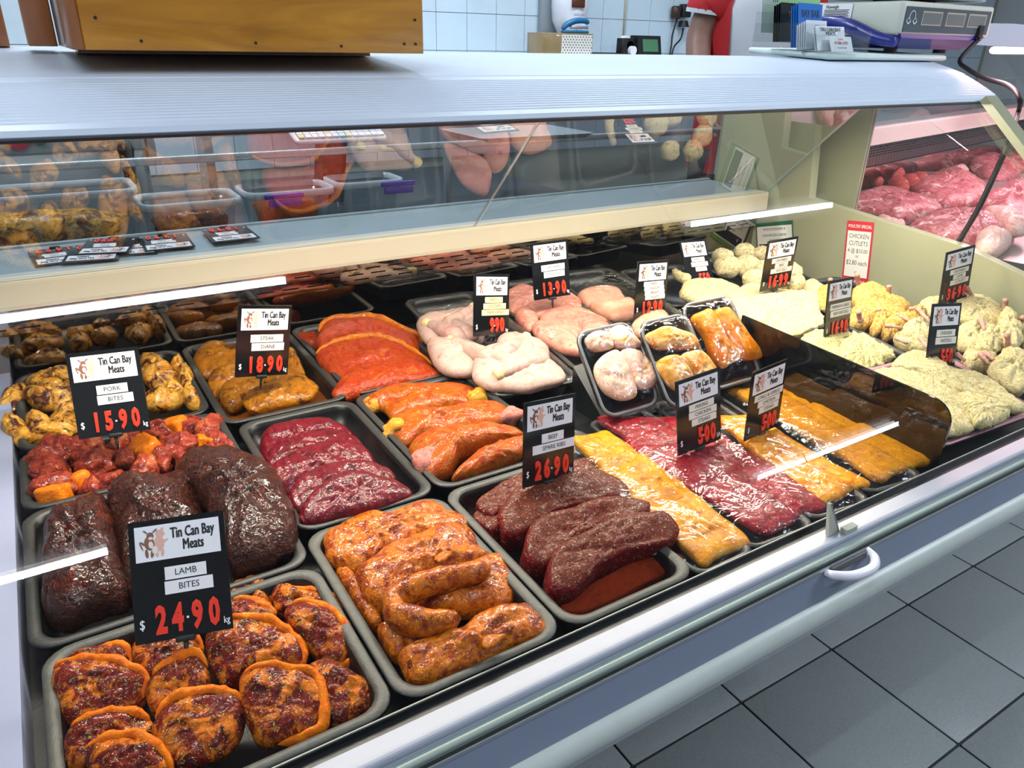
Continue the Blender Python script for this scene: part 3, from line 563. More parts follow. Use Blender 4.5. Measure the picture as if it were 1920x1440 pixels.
# ------------------------------------------------------------------ food shapes
def snoise(p, seed, freq, n=10):
    rs = np.random.RandomState(seed); k = rs.normal(size=(n, 3)); k /= np.linalg.norm(k, axis=1)[:, None]; k *= freq * (.6 + .9 * rs.rand(n, 1)); ph = rs.rand(n) * 6.283
    return np.sin(p @ k.T * 6.283 + ph).sum(1) / math.sqrt(n) * .8
SEED = [100]
def pillow(name, pts, z, T=.02, B=.012, k=0.0, mat=None, pw=2.6, n=60, m=10, amp=.10, freq=26, seed=None, crumb=0.0, bulge=None, parent=None, y0=None):
    """a slab of meat with the given outline (photo pixels read at height z on a surface rising k per metre of depth)"""
    SEED[0] += 1; sd = seed or SEED[0]
    c0 = P(sum(p[0] for p in pts) / len(pts), sum(p[1] for p in pts) / len(pts), z=z)
    w = []
    for px, py in pts:
        d = _f * FPX + _r * (px - 960) + _u * (720 - py)
        t = (z - CAM.z - k * ((c0.y if y0 is None else y0) - CAM.y)) / (d.z - k * d.y); w.append(CAM + d * t)
    th = math.atan(k); e1 = np.array((1, 0, 0.)); e2 = np.array((0, math.cos(th), math.sin(th))); nn = np.array((0, -math.sin(th), math.cos(th)))
    c = np.array(sum(w, Vector()) / len(w)); q = np.array([[(np.array(p) - c) @ e1, (np.array(p) - c) @ e2] for p in w])
    q = np.vstack([q, q[:1]]); cl = np.vstack([q[-2:-1], q, q[1:2]]); o = []
    for i in range(1, len(cl) - 2):
        a, b, d_, e = cl[i - 1], cl[i], cl[i + 1], cl[i + 2]
        for u in np.linspace(0, 1, 12, endpoint=False): o.append(.5 * ((2 * b) + (-a + d_) * u + (2 * a - 5 * b + 4 * d_ - e) * u * u + (-a + 3 * b - 3 * d_ + e) * u ** 3))
    o = np.array(o); s = np.concatenate([[0], np.cumsum(np.linalg.norm(np.diff(np.vstack([o, o[:1]]), axis=0), axis=1))]); oo = np.vstack([o, o[:1]])
    t = np.linspace(0, s[-1], n, endpoint=False); ring = np.stack([np.interp(t, s, oo[:, 0]), np.interp(t, s, oo[:, 1])], 1)
    V = []; rings = []
    # from the bottom rim up over the edge to the centre of the top
    a = np.linspace(-.5 * math.pi * .75, .5 * math.pi, m)
    for x in a:
        r = max(0.0, math.cos(x)) ** (2 / pw); h = (T if x > 0 else B) * math.copysign(abs(math.sin(x)) ** (2 / pw), x)
        rings.append((r, h))
    inner = [(r, h) for r, h in rings if r > .12]
    # extra rings over the flat top so that the relief has vertices to live on
    top = inner[-1]; ex = [(top[0] * f, T * (1 - (1 - top[1] / T) * f * f)) for f in (.92, .84, .75, .66, .57, .47, .36, .25, .12)]
    R = inner + ex; L = []
    for r, h in R: L.append(np.concatenate([ring * r, np.full((n, 1), h)], 1))
    p3 = np.concatenate(L + [np.array([[0, 0, T]])]); 
    wgt = np.concatenate([np.full(n, min(1, .35 + 1.2 * (1 - r))) for r, h in R] + [[1.0]])
    dz = amp * T * 2 * (snoise(p3, sd, freq) * .6 + .38 * snoise(p3, sd + 9, freq * 2.6) + .26 * snoise(p3, sd + 19, freq * 5.5)); p3[:, 2] += dz * wgt
    ed = 1 + .05 * snoise(p3 * [1, 1, 0], sd + 5, freq * .8); p3[:, 0] *= ed; p3[:, 1] *= ed
    if bulge: p3[:, 2] += bulge * (1 - (p3[:, 0] / (np.abs(p3[:, 0]).max() + 1e-9)) ** 2)
    if crumb: p3 += crumb * np.random.RandomState(sd).normal(size=p3.shape) * np.concatenate([np.full(n, min(1, max(0, r - .12) * 1.5)) for r, h in R] + [[0.0]])[:, None]
    W3 = p3[:, :1] * e1 + p3[:, 1:2] * e2 + p3[:, 2:] * nn
    f = []
    for i in range(len(R) - 1):
        for j in range(n): f.append((i * n + j, i * n + (j + 1) % n, (i + 1) * n + (j + 1) % n, (i + 1) * n + j))
    li = len(R) * n
    for j in range(n): f.append(((len(R) - 1) * n + j, (len(R) - 1) * n + (j + 1) % n, li))
    f.append(tuple(range(n))[::-1])
    me = mesh(name, W3, f, True)
    o = link(name, me, mat, parent, Vector(c) if parent is None else Vector(c) - parent.location)
    o['_ring'] = 0; del o['_ring']
    PIL[o.name] = (c, e1, e2, nn, ring, T)
    return o
PIL = {}
def chain(name, path, ry, rz, mat, parent=None, seg=14, n=26, amp=.12, freq=40, flat_end=False, crumb=0.0, seed=None):
    """a rounded length of meat, bone or fat following a 3d path with varying half width and half height"""
    SEED[0] += 1; sd = seed or SEED[0]
    p = catmull(path, n); c = p.mean(0); m = len(p); u = np.linspace(0, 1, m)
    ry = np.interp(u, np.linspace(0, 1, len(ry)), ry); rz = np.interp(u, np.linspace(0, 1, len(rz)), rz)
    cap = np.sqrt(np.clip(1 - np.clip((np.abs(u - .5) * 2 - (1 - .16)) / .16, 0, 1) ** 2, .02, 1)) if not flat_end else np.ones(m)
    t = np.gradient(p, axis=0); t /= np.linalg.norm(t, axis=1)[:, None] + 1e-12; V = []
    for i in range(m):
        up = np.array((0, 0, 1.)) if abs(t[i][2]) < .9 else np.array((0, 1., 0)); s = np.cross(t[i], up); s /= np.linalg.norm(s); b = np.cross(s, t[i])
        for a in np.linspace(0, 2 * math.pi, seg, endpoint=False): V.append(p[i] - c + cap[i] * (ry[i] * math.cos(a) * s + rz[i] * math.sin(a) * b))
    V = np.array(V); sc = np.repeat(np.minimum(ry, rz) * cap, seg)[:, None]
    ax = np.repeat(p - c, seg, 0); d = V - ax; V = V + d * (amp * snoise(V, sd, freq) + .5 * amp * snoise(V, sd + 3, freq * 2.5))[:, None]
    if crumb: V += crumb * np.random.RandomState(sd).normal(size=V.shape)
    f = [(i * seg + j, i * seg + (j + 1) % seg, (i + 1) * seg + (j + 1) % seg, (i + 1) * seg + j) for i in range(m - 1) for j in range(seg)]
    f += [tuple(range(seg))[::-1], tuple((m - 1) * seg + j for j in range(seg))]
    return link(name, mesh(name, V, f, True), mat, parent, Vector(c) if parent is None else Vector(c) - parent.location)
def lump(name, loc, size, rot, mat, seed=None, pw=2.4, amp=.16, n=20, m=12, freq=28, parent=None, crumb=0.0):
    SEED[0] += 1; sd = seed or SEED[0]; V = []
    e = 2 / pw
    for v in np.linspace(-math.pi / 2 + .12, math.pi / 2 - .12, m):
        for a in np.linspace(0, 2 * math.pi, n, endpoint=False):
            cs = lambda x: math.copysign(abs(x) ** e, x); V.append((cs(math.cos(v)) * cs(math.cos(a)), cs(math.cos(v)) * cs(math.sin(a)), cs(math.sin(v))))
    V = np.array(V) * np.array(size) / 2; d = 1 + amp * snoise(V, sd, freq) + .5 * amp * snoise(V, sd + 4, freq * 2.4); V *= d[:, None]
    if crumb: V += crumb * np.random.RandomState(sd).normal(size=V.shape)
    f = [(i * n + j, i * n + (j + 1) % n, (i + 1) * n + (j + 1) % n, (i + 1) * n + j) for i in range(m - 1) for j in range(n)] + [tuple(range(n))[::-1], tuple((m - 1) * n + j for j in range(n))]
    return link(name, mesh(name, V, f, True), mat, parent, loc, rot)
def Zm(x0, y0, s, pts): return [(x0 + s * a, y0 + s * b) for a, b in pts]
def rim(o, i0, i1, rad, mat, name='fat_rim', lift=.30, inset=.965):
    """fat following part of a slab's outline, a child of the slab; i0..i1 are fractions around the outline"""
    c, e1, e2, nn, ring, T = PIL[o.name]; n = len(ring); ii = np.linspace(i0 * n, i1 * n, 14)
    pts = []
    for x in ii:
        a = int(math.floor(x)) % n; b = (a + 1) % n; u = x - math.floor(x); q = (ring[a] * (1 - u) + ring[b] * u) * inset; pts.append(c + q[0] * e1 + q[1] * e2 + nn * T * lift)
    return chain(name, pts, [rad * .5, rad * .9, rad, rad * .8, rad * .45], [rad * .8, rad * 1.3, rad * 1.5, rad * 1.3, rad * .7], mat, o, 12, 34, .22, 55)
# ------------------------------------------------------------------ food materials
GREEN = ('#8a9448', 330, (.16, .36)); PALE = ('#e0cf9c', 380, (.12, .34)); DARKH = ('#2c2a18', 340, (.18, .34))
F_lamb = food('spiced_lamb', ['#2a0a0e', '#571619', '#7a2a20', '#64201c'], 34, 6, .7, .34, .55, 170, .003, [PALE, GREEN], ('#d4700f', 30, .50, .60), .5, val=.80)
F_lambfat = food('orange_spiced_fat', ['#c8551f', '#e5762a', '#ef9440'], 60, 5, .5, .42, .4, 260, .002, [('#8c3d15', 700, (.2, .4))], None)
F_rib = food('glazed_pork_rib', ['#5e1806', '#9a3c0c', '#d07418', '#7a2608'], 30, 6, .9, .14, .45, 90, .004, [('#f0c070', 420, (.10, .4))], ('#5e1a0c', 24, .56, .68), 1.0, val=.82)
F_beef = food('herb_crusted_beef', ['#4d0a10', '#75161a', '#5a0f14'], 40, 6, .6, .32, .5, 190, .003, [('#1c0c0a', 300, (.30, .42)), ('#b89a80', 330, (.26, .34))], None, .3, top=('#66382c', 0.52, 0.72, 340), val=0.8)
F_beefb = food('paprika_beef', ['#6d2214', '#93381f', '#7d2c18'], 60, 6, .5, .6, .7, 420, .002, [('#5a1d12', 800, (.25, .45))], None, 0.0)
F_dark = food('dark_glazed_rib', ['#1d0d0c', '#3c1a14', '#552518', '#2a1210'], 40, 7, .8, .2, .95, 120, .005, [('#7a5a48', 560, (.12, .4))], ('#7a3322', 18, .58, .70), 1.0, val=.5, wet=110)
F_crim = food('crimson_steak', ['#4c0a16', '#7d1022', '#9a1a2c', '#6a0e20'], 36, 6, .9, .2, .3, 80, .004, (), ('#c4505a', 26, .66, .80), 1.0, ridges=30, val=.37, wet=55)
F_shank = food('marinated_shank', ['#9a300a', '#b8460e', '#cc6018', '#8f2a08'], 26, 5, .7, .15, .35, 80, .004, [('#8a9448', 300, (.26, .40)), ('#c9b65a', 600, (.10, .42))], ('#e2a24a', 20, .68, .80), .7, val=.58)
F_shankend = food('shank_bone_end', ['#b8803a', '#cfa05a', '#a86a3c'], 40, 5, .6, .3, .4, 140, .003, (), ('#a85a58', 30, .55, .7), .3)
F_shankpink = food('shank_pink_end', ['#a8605c', '#bf8478', '#8f4a50'], 30, 5, .6, .3, .4, 140, .003, (), None, .3)
F_pork = food('red_pork_bite', ['#4d0c0a', '#7d2018', '#a84028', '#641410'], 40, 6, .7, .18, .6, 130, .004, [('#e88a5a', 700, (.06, .4))], ('#c0683c', 24, .56, .68), .7, val=0.72, sat=1.0)
F_porkcut = food('orange_pork_bite', ['#d56a34', '#e68c4c', '#c9552c'], 40, 5, .6, .24, .4, 150, .003, [('#8f3a1c', 700, (.12, .4))], None, .5, val=0.8)
F_wing = food('sticky_wing', ['#b86a14', '#d99426', '#e8b450', '#9a4a10'], 24, 6, 1.0, .12, .4, 80, .004, (), ('#4a1806', 26, .46, .60), 1.0, sat=1.0, val=0.85)
F_diane = food('diane_steak', ['#8a5016', '#a8661e', '#b87a2c', '#7a4212'], 26, 6, .8, .16, .4, 90, .004, [('#4d5a26', 620, (.12, .42))], ('#5a2c0e', 24, .50, .64), .9, val=.72)
F_sauce = food('brown_sauce', ['#6a3410', '#8a4a18'], 20, 4, .6, .1, .15, 60, .003, (), None, .8)
F_marin = food('red_marinade_steak', ['#b02a10', '#cc3d16', '#d9521c', '#9c2210'], 34, 6, .9, .17, .5, 110, .004, [DARKH, ('#e0a05a', 640, (.08, .4))], ('#e08a2a', 20, .60, .74), .9, ridges=22, val=.47)
F_marinfat = food('orange_marinade_fat', ['#c05a14', '#d67c22', '#b04a12'], 40, 5, .6, .2, .35, 120, .003, [DARKH], None, .6, val=.65)
F_skin = food('chicken_skin', ['#d6a89a', '#dfbcae', '#e3c6ba', '#d69c94'], 22, 5, .5, .3, .35, 320, .002, (), ('#d98d8c', 16, .58, .76), .5, val=.60)
F_knuckle = food('yellow_knuckle', ['#dcc890', '#e8d8a8', '#c9b078'], 50, 5, .5, .3, .3, 160, .002, (), None, .3)
F_thigh = food('chicken_thigh', ['#cf7a6c', '#da9080', '#e0a494', '#c96e62'], 20, 5, .7, .22, .3, 90, .003, (), ('#f3d6ca', 18, .62, .76), .5)
F_breast = food('chicken_breast', ['#cf947c', '#d9a48e', '#dfb4a0'], 16, 4, .6, .22, .25, 70, .003, (), None, .5)
F_crumb = food('pale_breadcrumb', ['#bfa868', '#e4d49c', '#f4eac4'], 90, 7, .2, .65, 1.0, 420, .0022, [('#c9ae66', 460, (.2, .4))], None, 0.0, val=1.08, sat=1.0)
F_parm = food('green_flecked_crumb', ['#b5a862', '#ddd092', '#eee4b6'], 90, 7, .2, .65, 1.0, 360, .0022, [('#6d7a3a', 330, (.14, .42))], None, 0.0, val=1.08, sat=1.0)
F_gold = food('golden_crumb', ['#a87a34', '#d0a658', '#e6cc90'], 80, 7, .3, .6, .8, 330, .0018, [('#a87628', 420, (.2, .42))], None, 0.0, val=1.08, sat=1.0)
F_ball = food('flecked_crumb_ball', ['#bca870', '#e0d2a0', '#f0e6c2'], 80, 6, .2, .65, 1.0, 400, .0022, [('#5f5430', 300, (.16, .4))], None, 0.0, val=1.08, sat=1.0)
F_bone = food('pink_bone', ['#c9938a', '#d9b0a0', '#b5746c'], 50, 5, .4, .35, .3, 200, .002, (), None, .2)
F_yel = food('golden_chicken_steak', ['#b5680e', '#cc831a', '#dfa03a', '#b0600e'], 24, 6, .9, .2, .35, 110, .003, [DARKH], ('#f2d49a', 20, .62, .78), .5, val=.82)
F_pek = food('peking_chicken_steak', ['#5e0a14', '#8f1220', '#b02230', '#74101c'], 26, 6, .9, .16, .5, 100, .004, [('#d98a80', 700, (.05, .4))], ('#a8565a', 18, .64, .78), .7, val=.62)
F_chil = food('chilli_chicken_steak', ['#d2620f', '#e2881c', '#f0b048', '#d0500e'], 24, 6, 1.0, .18, .35, 100, .003, [DARKH], ('#f4cf86', 18, .60, .76), .6, val=.82)
F_must = food('mustard_chicken_steak', ['#c9780f', '#d98f1c', '#e6a632'], 40, 6, .6, .45, .5, 260, .003, [DARKH, ('#f0c060', 700, (.14, .4))], None, .2, val=.78)
F_packA = food('pale_seasoned_chicken', ['#d9ac98', '#e0c2b0', '#d8a492'], 24, 5, .6, .25, .3, 120, .003, [('#4a3a1c', 420, (.10, .42))], ('#d9a040', 26, .58, .68), .5, val=1.02)
F_packB = food('orange_seasoned_chicken', ['#e0a05a', '#e8b87e', '#efcfa6'], 18, 5, .7, .25, .3, 120, .003, [('#8a6a24', 520, (.12, .42))], ('#d97a24', 18, .50, .64), .5)
F_packC = food('orange_herbed_chicken', ['#d98038', '#e89a56', '#f0bc8c'], 18, 5, .7, .25, .3, 120, .003, [('#6d7030', 520, (.14, .42))], ('#d2661c', 18, .52, .66), .5)
F_raw = food('raw_red_meat', ['#8f2c36', '#ae4a50', '#c97a7c', '#85242e'], 22, 6, 1.0, .16, .35, 80, .004, (), ('#f0d6d0', 16, .57, .68), .9, ridges=14, sat=0.95, val=.8)
F_mince = food('red_mince', ['#b82c2c', '#cf4640', '#a82228'], 120, 5, .5, .3, .9, 260, .005, [('#e89a90', 600, (.2, .42))], None, .4, sat=0.95)
F_fat = food('pale_meat_fat', ['#e0b4ac', '#ecccc2', '#d99a98'], 24, 5, .8, .2, .35, 100, .003, (), ('#c4666a', 16, .58, .7), .6)
# ------------------------------------------------------------------ lamb bites
def lab(o, label, cat, group=None): return tag(o, label, cat, group)
za = lambda pts: Zm(80, 1040, .2778, pts); zb = lambda pts: Zm(400, 1040, .25, pts)
LB = [('b', za([(170, 750), (180, 700), (290, 660), (420, 640), (560, 650), (600, 760), (480, 800), (300, 790)]), .884, .3, (.05, .60)),
      ('c', za([(600, 650), (680, 560), (880, 540), (1040, 580), (1060, 700), (850, 800), (740, 850), (640, 790)]), .886, .3, (.05, .5)),
      ('m', zb([(90, 280), (200, 240), (400, 225), (430, 330), (460, 470), (300, 420), (120, 400)]), .883, .2, (.05, .45)),
      ('n', zb([(60, 400), (140, 370), (300, 370), (470, 470), (430, 540), (200, 560), (70, 520)]), .886, .25, (.08, .45)),
      ('k', zb([(445, 300), (530, 255), (640, 290), (850, 330), (950, 400), (930, 500), (760, 470), (620, 440), (480, 440)]), .884, .25, (.05, .6)),
      ('a', za([(70, 800), (130, 745), (300, 725), (480, 740), (620, 790), (715, 850), (700, 960), (640, 1060), (420, 1130), (230, 1210), (140, 1150), (100, 1000), (60, 900)]), .890, .35, (.0, .48)),
      ('d', za([(740, 840), (850, 760), (1030, 690), (1110, 760), (1130, 900), (1000, 1000), (820, 1090), (740, 1090), (690, 960)]), .890, .35, (.0, .36)),
      ('j', zb([(530, 450), (620, 370), (760, 390), (920, 470), (1010, 600), (1055, 800), (960, 860), (820, 800), (700, 700), (600, 600)]), .890, .3, (.05, .62)),
      ('h', zb([(-40, 620), (60, 510), (200, 495), (380, 490), (470, 530), (620, 640), (695, 760), (660, 860), (540, 880), (380, 870), (230, 930), (140, 1000), (20, 930), (-40, 760)]), .893, .35, (.02, .55)),
      ('l', zb([(700, 880), (830, 800), (960, 850), (1100, 940), (1210, 1000), (1240, 1130), (1100, 1220), (930, 1280), (830, 1260), (760, 1050)]), .882, .2, None),
      ('f', za([(170, 1240), (260, 1150), (500, 1080), (700, 1110), (740, 1220), (600, 1300), (320, 1370), (300, 1470), (190, 1460), (150, 1350)]), .892, .35, (.02, .4)),
      ('e', za([(755, 1120), (850, 1005), (1020, 950), (1250, 945), (1350, 1000), (1350, 1200), (1250, 1340), (1000, 1440), (900, 1450), (800, 1340), (740, 1220)]), .898, .40, (.0, .42)),
      ('i', zb([(195, 950), (260, 880), (400, 835), (520, 870), (680, 880), (800, 960), (840, 1200), (820, 1320), (700, 1390), (500, 1450), (340, 1430), (270, 1300), (210, 1150)]), .898, .40, (.0, .68)),
      ('g', za([(290, 1340), (400, 1275), (560, 1245), (720, 1275), (840, 1370), (870, 1500), (600, 1570), (350, 1520)]), .899, .4, (.0, .5))]
LBN = {'b': 'at the back left under the ticket edge', 'c': 'directly below the lamb ticket', 'm': 'hindmost, right of the lamb ticket', 'n': 'just right of the kg on the lamb ticket', 'k': 'at the back right corner of its tray', 'a': 'large, at the left edge of its tray', 'd': 'small, in the middle of its tray', 'j': 'at the right edge of its tray',
       'h': 'largest, in the centre right of its tray', 'f': 'half hidden at the front left', 'e': 'smooth-faced, in the front middle', 'i': 'with the fullest rim, at the front right', 'g': 'nearest the bottom edge of the view', 'l': ''}
for k_, pts, z, kk, rm in LB:
    o = pillow('lamb_bite', pts, z, .014, .016, kk, F_lamb, 3.0, amp=.16, freq=24)
    lab(o, 'orange-rimmed lamb bite ' + LBN[k_] if rm else 'wet dark red lamb bite without orange rim at the tray front', 'lamb bite', 'lamb bites' if rm else None)
    if rm: rim(o, rm[0], rm[1], .0052, F_lambfat)
# ------------------------------------------------------------------ pork ribs
zc = lambda pts: Zm(560, 820, .375, pts)
RB = [([(180, 650), (260, 690), (390, 860), (420, 960), (350, 940), (230, 790)], .878, .0, .016, 'lowest glazed pork rib peeping out at the left of its tray'),
      ([(110, 540), (160, 490), (340, 390), (470, 395), (620, 345), (720, 350), (850, 440), (845, 500), (700, 530), (560, 590), (400, 640), (300, 700), (200, 670), (140, 600)], .888, .1, .020, 'glazed pork rib at the back of its tray'),
      ([(280, 690), (380, 610), (540, 530), (720, 465), (850, 475), (910, 560), (990, 620), (850, 680), (700, 730), (560, 780), (430, 880), (390, 880), (330, 810)], .892, .15, .022, 'glazed pork rib second from the back with a yellow fat spot'),
      ([(560, 800), (640, 730), (820, 670), (1000, 610), (1065, 740), (1050, 860), (840, 900), (600, 880)], .888, .1, .020, 'glazed pork rib tucked inside the folded one'),
      ([(385, 970), (440, 945), (560, 970), (720, 985), (660, 1050), (540, 1110), (470, 1110), (415, 1040)], .884, .1, .016, 'short glazed pork rib left of the front one'),
      ([(475, 1130), (560, 1060), (800, 980), (900, 905), (1040, 870), (1150, 865), (1245, 960), (1235, 1020), (1060, 1080), (940, 1150), (760, 1220), (600, 1265), (530, 1230)], .890, .2, .022, 'long glazed pork rib at the front of its tray')]
for pts, z, kk, T_, lb in RB: lab(pillow('pork_rib', zc(pts), z, T_, .014, kk, F_rib, 2.8, amp=.14, freq=26), lb, 'pork rib', 'pork ribs')
pth = [P(*zc([q])[0], z=zz) for q, zz in (((810, 905), .912), ((640, 925), .914), ((500, 895), .913), ((490, 810), .914), ((620, 740), .918), ((780, 700), .918), ((960, 650), .912))]
lab(chain('pork_rib', pth, [.010, .012, .0115, .0115, .012, .012, .011], [.011, .014, .015, .015, .014, .013, .010], F_rib, None, 16, 40, .10, 40), 'glazed pork rib folded into a loop', 'pork rib', 'pork ribs')
for q, zz in (((730, 590), .916), ((970, 1020), .912)):
    p = P(*zc([q])[0], z=zz); 
    lab(lump('fat_piece', p, (.024, .012, .005), (0, 0, .3), F_marinfat, amp=.3, freq=60), 'yellow scrap of fat on the ' + ('second pork rib' if q[1] < 700 else 'front pork rib'), 'fat scrap')
# ------------------------------------------------------------------ beef spare ribs
BF = [([(875, 430), (950, 385), (1010, 400), (1000, 500), (930, 500)], .892, .0, .016, F_beef, 'small end of a herb-crusted beef rib at the left of the tray'),
      ([(885, 400), (900, 345), (1040, 250), (1130, 215), (1240, 240), (1000, 420), (950, 430)], .897, .1, .018, F_beef, 'herb-crusted beef rib farthest back behind its ticket'),
      ([(995, 420), (1060, 310), (1200, 250), (1400, 145), (1500, 195), (1635, 290), (1625, 345), (1450, 380), (1280, 420), (1150, 520), (1030, 530), (1000, 480)], .899, .2, .022, F_beef, 'large herb-crusted beef rib second from the back'),
      ([(1125, 540), (1170, 460), (1380, 385), (1560, 340), (1725, 370), (1735, 420), (1560, 480), (1400, 550), (1290, 660), (1180, 690), (1120, 640)], .903, .3, .024, F_beef, 'herb-crusted beef rib third from the back'),
      ([(1300, 870), (1420, 780), (1600, 680), (1800, 590), (1850, 590), (1915, 650), (1700, 770), (1500, 870), (1380, 905)], .886, .2, .012, F_beefb, 'paprika-red flat beef rib at the very front'),
      ([(1230, 730), (1235, 655), (1320, 580), (1480, 485), (1640, 425), (1800, 418), (1875, 470), (1865, 560), (1640, 630), (1500, 690), (1400, 790), (1320, 825), (1240, 800)], .906, .3, .026, F_beef, 'thick herb-crusted beef rib nearest the front glass')]
for pts, z, kk, T_, mt, lb in BF: lab(pillow('beef_rib', zc(pts), z - .012, T_ * .9, .022, kk, mt, 8.0, amp=.08, freq=30), lb, 'beef rib', 'beef spare ribs')
p = P(*zc([(1780, 560)])[0], z=.893); lab(lump('fat_piece', p, (.03, .012, .009), (0, 0, -.2), F_knuckle), 'yellow fat edge under the thick beef rib', 'fat scrap')
# ------------------------------------------------------------------ dark rib racks
zd = lambda pts: Zm(60, 840, .4252, pts)
for pts, z, T_, kk, bl, lb in (([(330, 250), (400, 195), (560, 190), (700, 195), (745, 250), (780, 450), (740, 640), (440, 720), (400, 560), (355, 360)], .890, .034, .1, .012, 'dark glazed rib rack in the middle behind the lamb ticket'),
                       ([(62, 440), (110, 335), (200, 312), (300, 255), (345, 270), (405, 500), (445, 640), (420, 750), (300, 780), (130, 830), (55, 730), (55, 560)], .892, .034, .15, .012, 'dark glazed rib rack at the left with a purple sheen'),
                       ([(640, 130), (740, 75), (900, 85), (1050, 125), (1130, 230), (1178, 400), (1165, 500), (1050, 570), (900, 620), (850, 470), (750, 280), (680, 200)], .894, .036, .1, .016, 'largest dark glazed rib rack arching at the right of its tray')):
    o = lab(pillow('rib_rack', zd(pts), z, T_, .014, kk, F_dark, 2.8, n=72, m=12, amp=.13, freq=30, bulge=bl), lb, 'rib rack', 'dark rib racks')
o2 = chain('curled_flap', [P(*zd([q])[0], z=zz) for q, zz in (((740, 130), .925), ((660, 120), .922), ((600, 135), .914), ((570, 175), .902))], [.014, .014, .012, .008], [.006, .006, .006, .005], F_dark, o, 12, 20, .15, 50)
# ------------------------------------------------------------------ crimson steaks
CR = [[(486, 827), (503, 804), (539, 794), (607, 786), (645, 800), (667, 828), (640, 850), (563, 866), (510, 872), (488, 850)], [(492, 862), (514, 838), (563, 818), (612, 806), (662, 820), (688, 848), (676, 874), (612, 886), (539, 902), (503, 888)],
      [(498, 892), (540, 852), (600, 834), (660, 828), (692, 846), (710, 872), (694, 898), (620, 918), (560, 940), (512, 926)], [(528, 938), (570, 890), (640, 868), (700, 868), (738, 893), (734, 920), (660, 940), (600, 964), (555, 968)], [(556, 978), (584, 928), (640, 893), (702, 890), (748, 908), (770, 936), (704, 966), (620, 986), (572, 990)]]
for i, pts in enumerate(CR):
    lab(pillow('crimson_steak', pts, .882 + .005 * i, .015, .012, .45, F_crim, 2.8, amp=.14, freq=20), ('hindmost', 'second', 'third', 'fourth', 'frontmost')[i] + ' of the five overlapping crimson steaks', 'steak', 'crimson steaks')
# ------------------------------------------------------------------ lamb shanks
ze = lambda pts: Zm(620, 560, .243, pts)
SH = [([(265, 830), (330, 750), (480, 675), (600, 685), (900, 675), (1030, 665), (1120, 700), (1110, 840), (900, 870), (600, 930), (480, 950), (400, 860)], .894, .020, 'marinated lamb shank at the back of its tray', [((330, 800), F_shankend, .030), ((1125, 745), F_shankend, .036)]),
      ([(405, 1000), (470, 920), (600, 890), (900, 870), (1100, 835), (1290, 825), (1380, 850), (1340, 990), (1000, 1060), (700, 1110), (600, 1140), (470, 1080)], .898, .022, 'marinated lamb shank second from the back', [((500, 1000), F_shankend, .036), ((1395, 890), F_shankpink, .036)]),
      ([(590, 1165), (680, 1085), (900, 1015), (1300, 995), (1490, 1040), (1490, 1090), (1200, 1170), (1000, 1240), (930, 1340), (850, 1400), (720, 1380), (600, 1220)], .900, .024, 'thick marinated lamb shank with a pink cut end', [((745, 1235), F_shankpink, .040)]),
      ([(915, 1405), (1050, 1275), (1200, 1170), (1500, 1075), (1500, 1210), (1300, 1300), (1100, 1385), (960, 1420)], .900, .020, 'marinated lamb shank nearest the beef ticket', [])]
for pts, z, T_, lb, kn in SH:
    o = lab(pillow('lamb_shank', ze(pts), z - .004, T_, .018, .15, F_shank, 2.2, amp=.12, freq=20), lb, 'lamb shank', 'lamb shanks')
    for q, mt, sz in kn:
        p = P(*ze([q])[0], z=z + .002); lump('bone_end', p - o.location - Vector((0, 0, .004)), (sz * 1.1, sz * .9, sz * .85), (0, 0, random.random()), mt, parent=o, amp=.22, freq=34)
# ------------------------------------------------------------------ red pork bites
zf = lambda pts: Zm(0, 600, .243, pts)
PB = [(60, 1130, 95, 0), (190, 1100, 110, 0), (130, 1230, 110, 0), (250, 1180, 80, 0), (460, 1060, 105, 0), (370, 1200, 85, 0), (580, 980, 80, 0), (700, 980, 80, 0), (640, 1060, 75, 0), (780, 1130, 135, 0), (600, 1245, 70, 1), (480, 1210, 48, 1), (190, 1340, 100, 0), (420, 1350, 85, 1), (300, 1290, 65, 0),
      (960, 1080, 95, 0), (1130, 1010, 110, 2), (1130, 1150, 95, 0), (920, 960, 75, 0), (1040, 920, 65, 0), (1230, 860, 95, 0), (1340, 830, 80, 1), (1290, 990, 100, 0), (1420, 960, 90, 0), (1480, 830, 90, 0), (1610, 850, 100, 0), (1570, 940, 60, 1), (1690, 1000, 95, 0), (1550, 1060, 95, 0), (1430, 1080, 75, 0), (1250, 1130, 75, 0), (1340, 1060, 70, 0), (1650, 930, 75, 0), (1740, 1020, 60, 0), (540, 1320, 70, 0), (700, 1280, 75, 0), (830, 1260, 85, 0), (500, 970, 70, 0), (30, 1220, 80, 0)]
for a, b, r, kd in PB:
    p = P(*zf([(a, b)])[0], z=.896 + random.uniform(-.006, .006)); d = (p - CAM).length; s = r * .243 * 2 / FPX * d * 1.12
    if p.x < -.082 + s / 2: p.x = -.082 + s / 2
    o = lump('pork_bite', p, (s, s * .82, s * .72), (random.uniform(-.5, .5), random.uniform(-.5, .5), random.uniform(0, 3)), F_pork if kd == 0 else F_porkcut, pw=2.6 if kd == 0 else 5, amp=.26 if kd == 0 else .10, freq=34, n=26, m=16)
    lab(o, ('red marinated diced pork bite in the heap', 'orange fatty diced pork bite in the red heap', 'square-cut orange pork bite on top of the red heap')[kd], 'pork bite', ('red pork bites', 'orange pork bites', None)[kd])
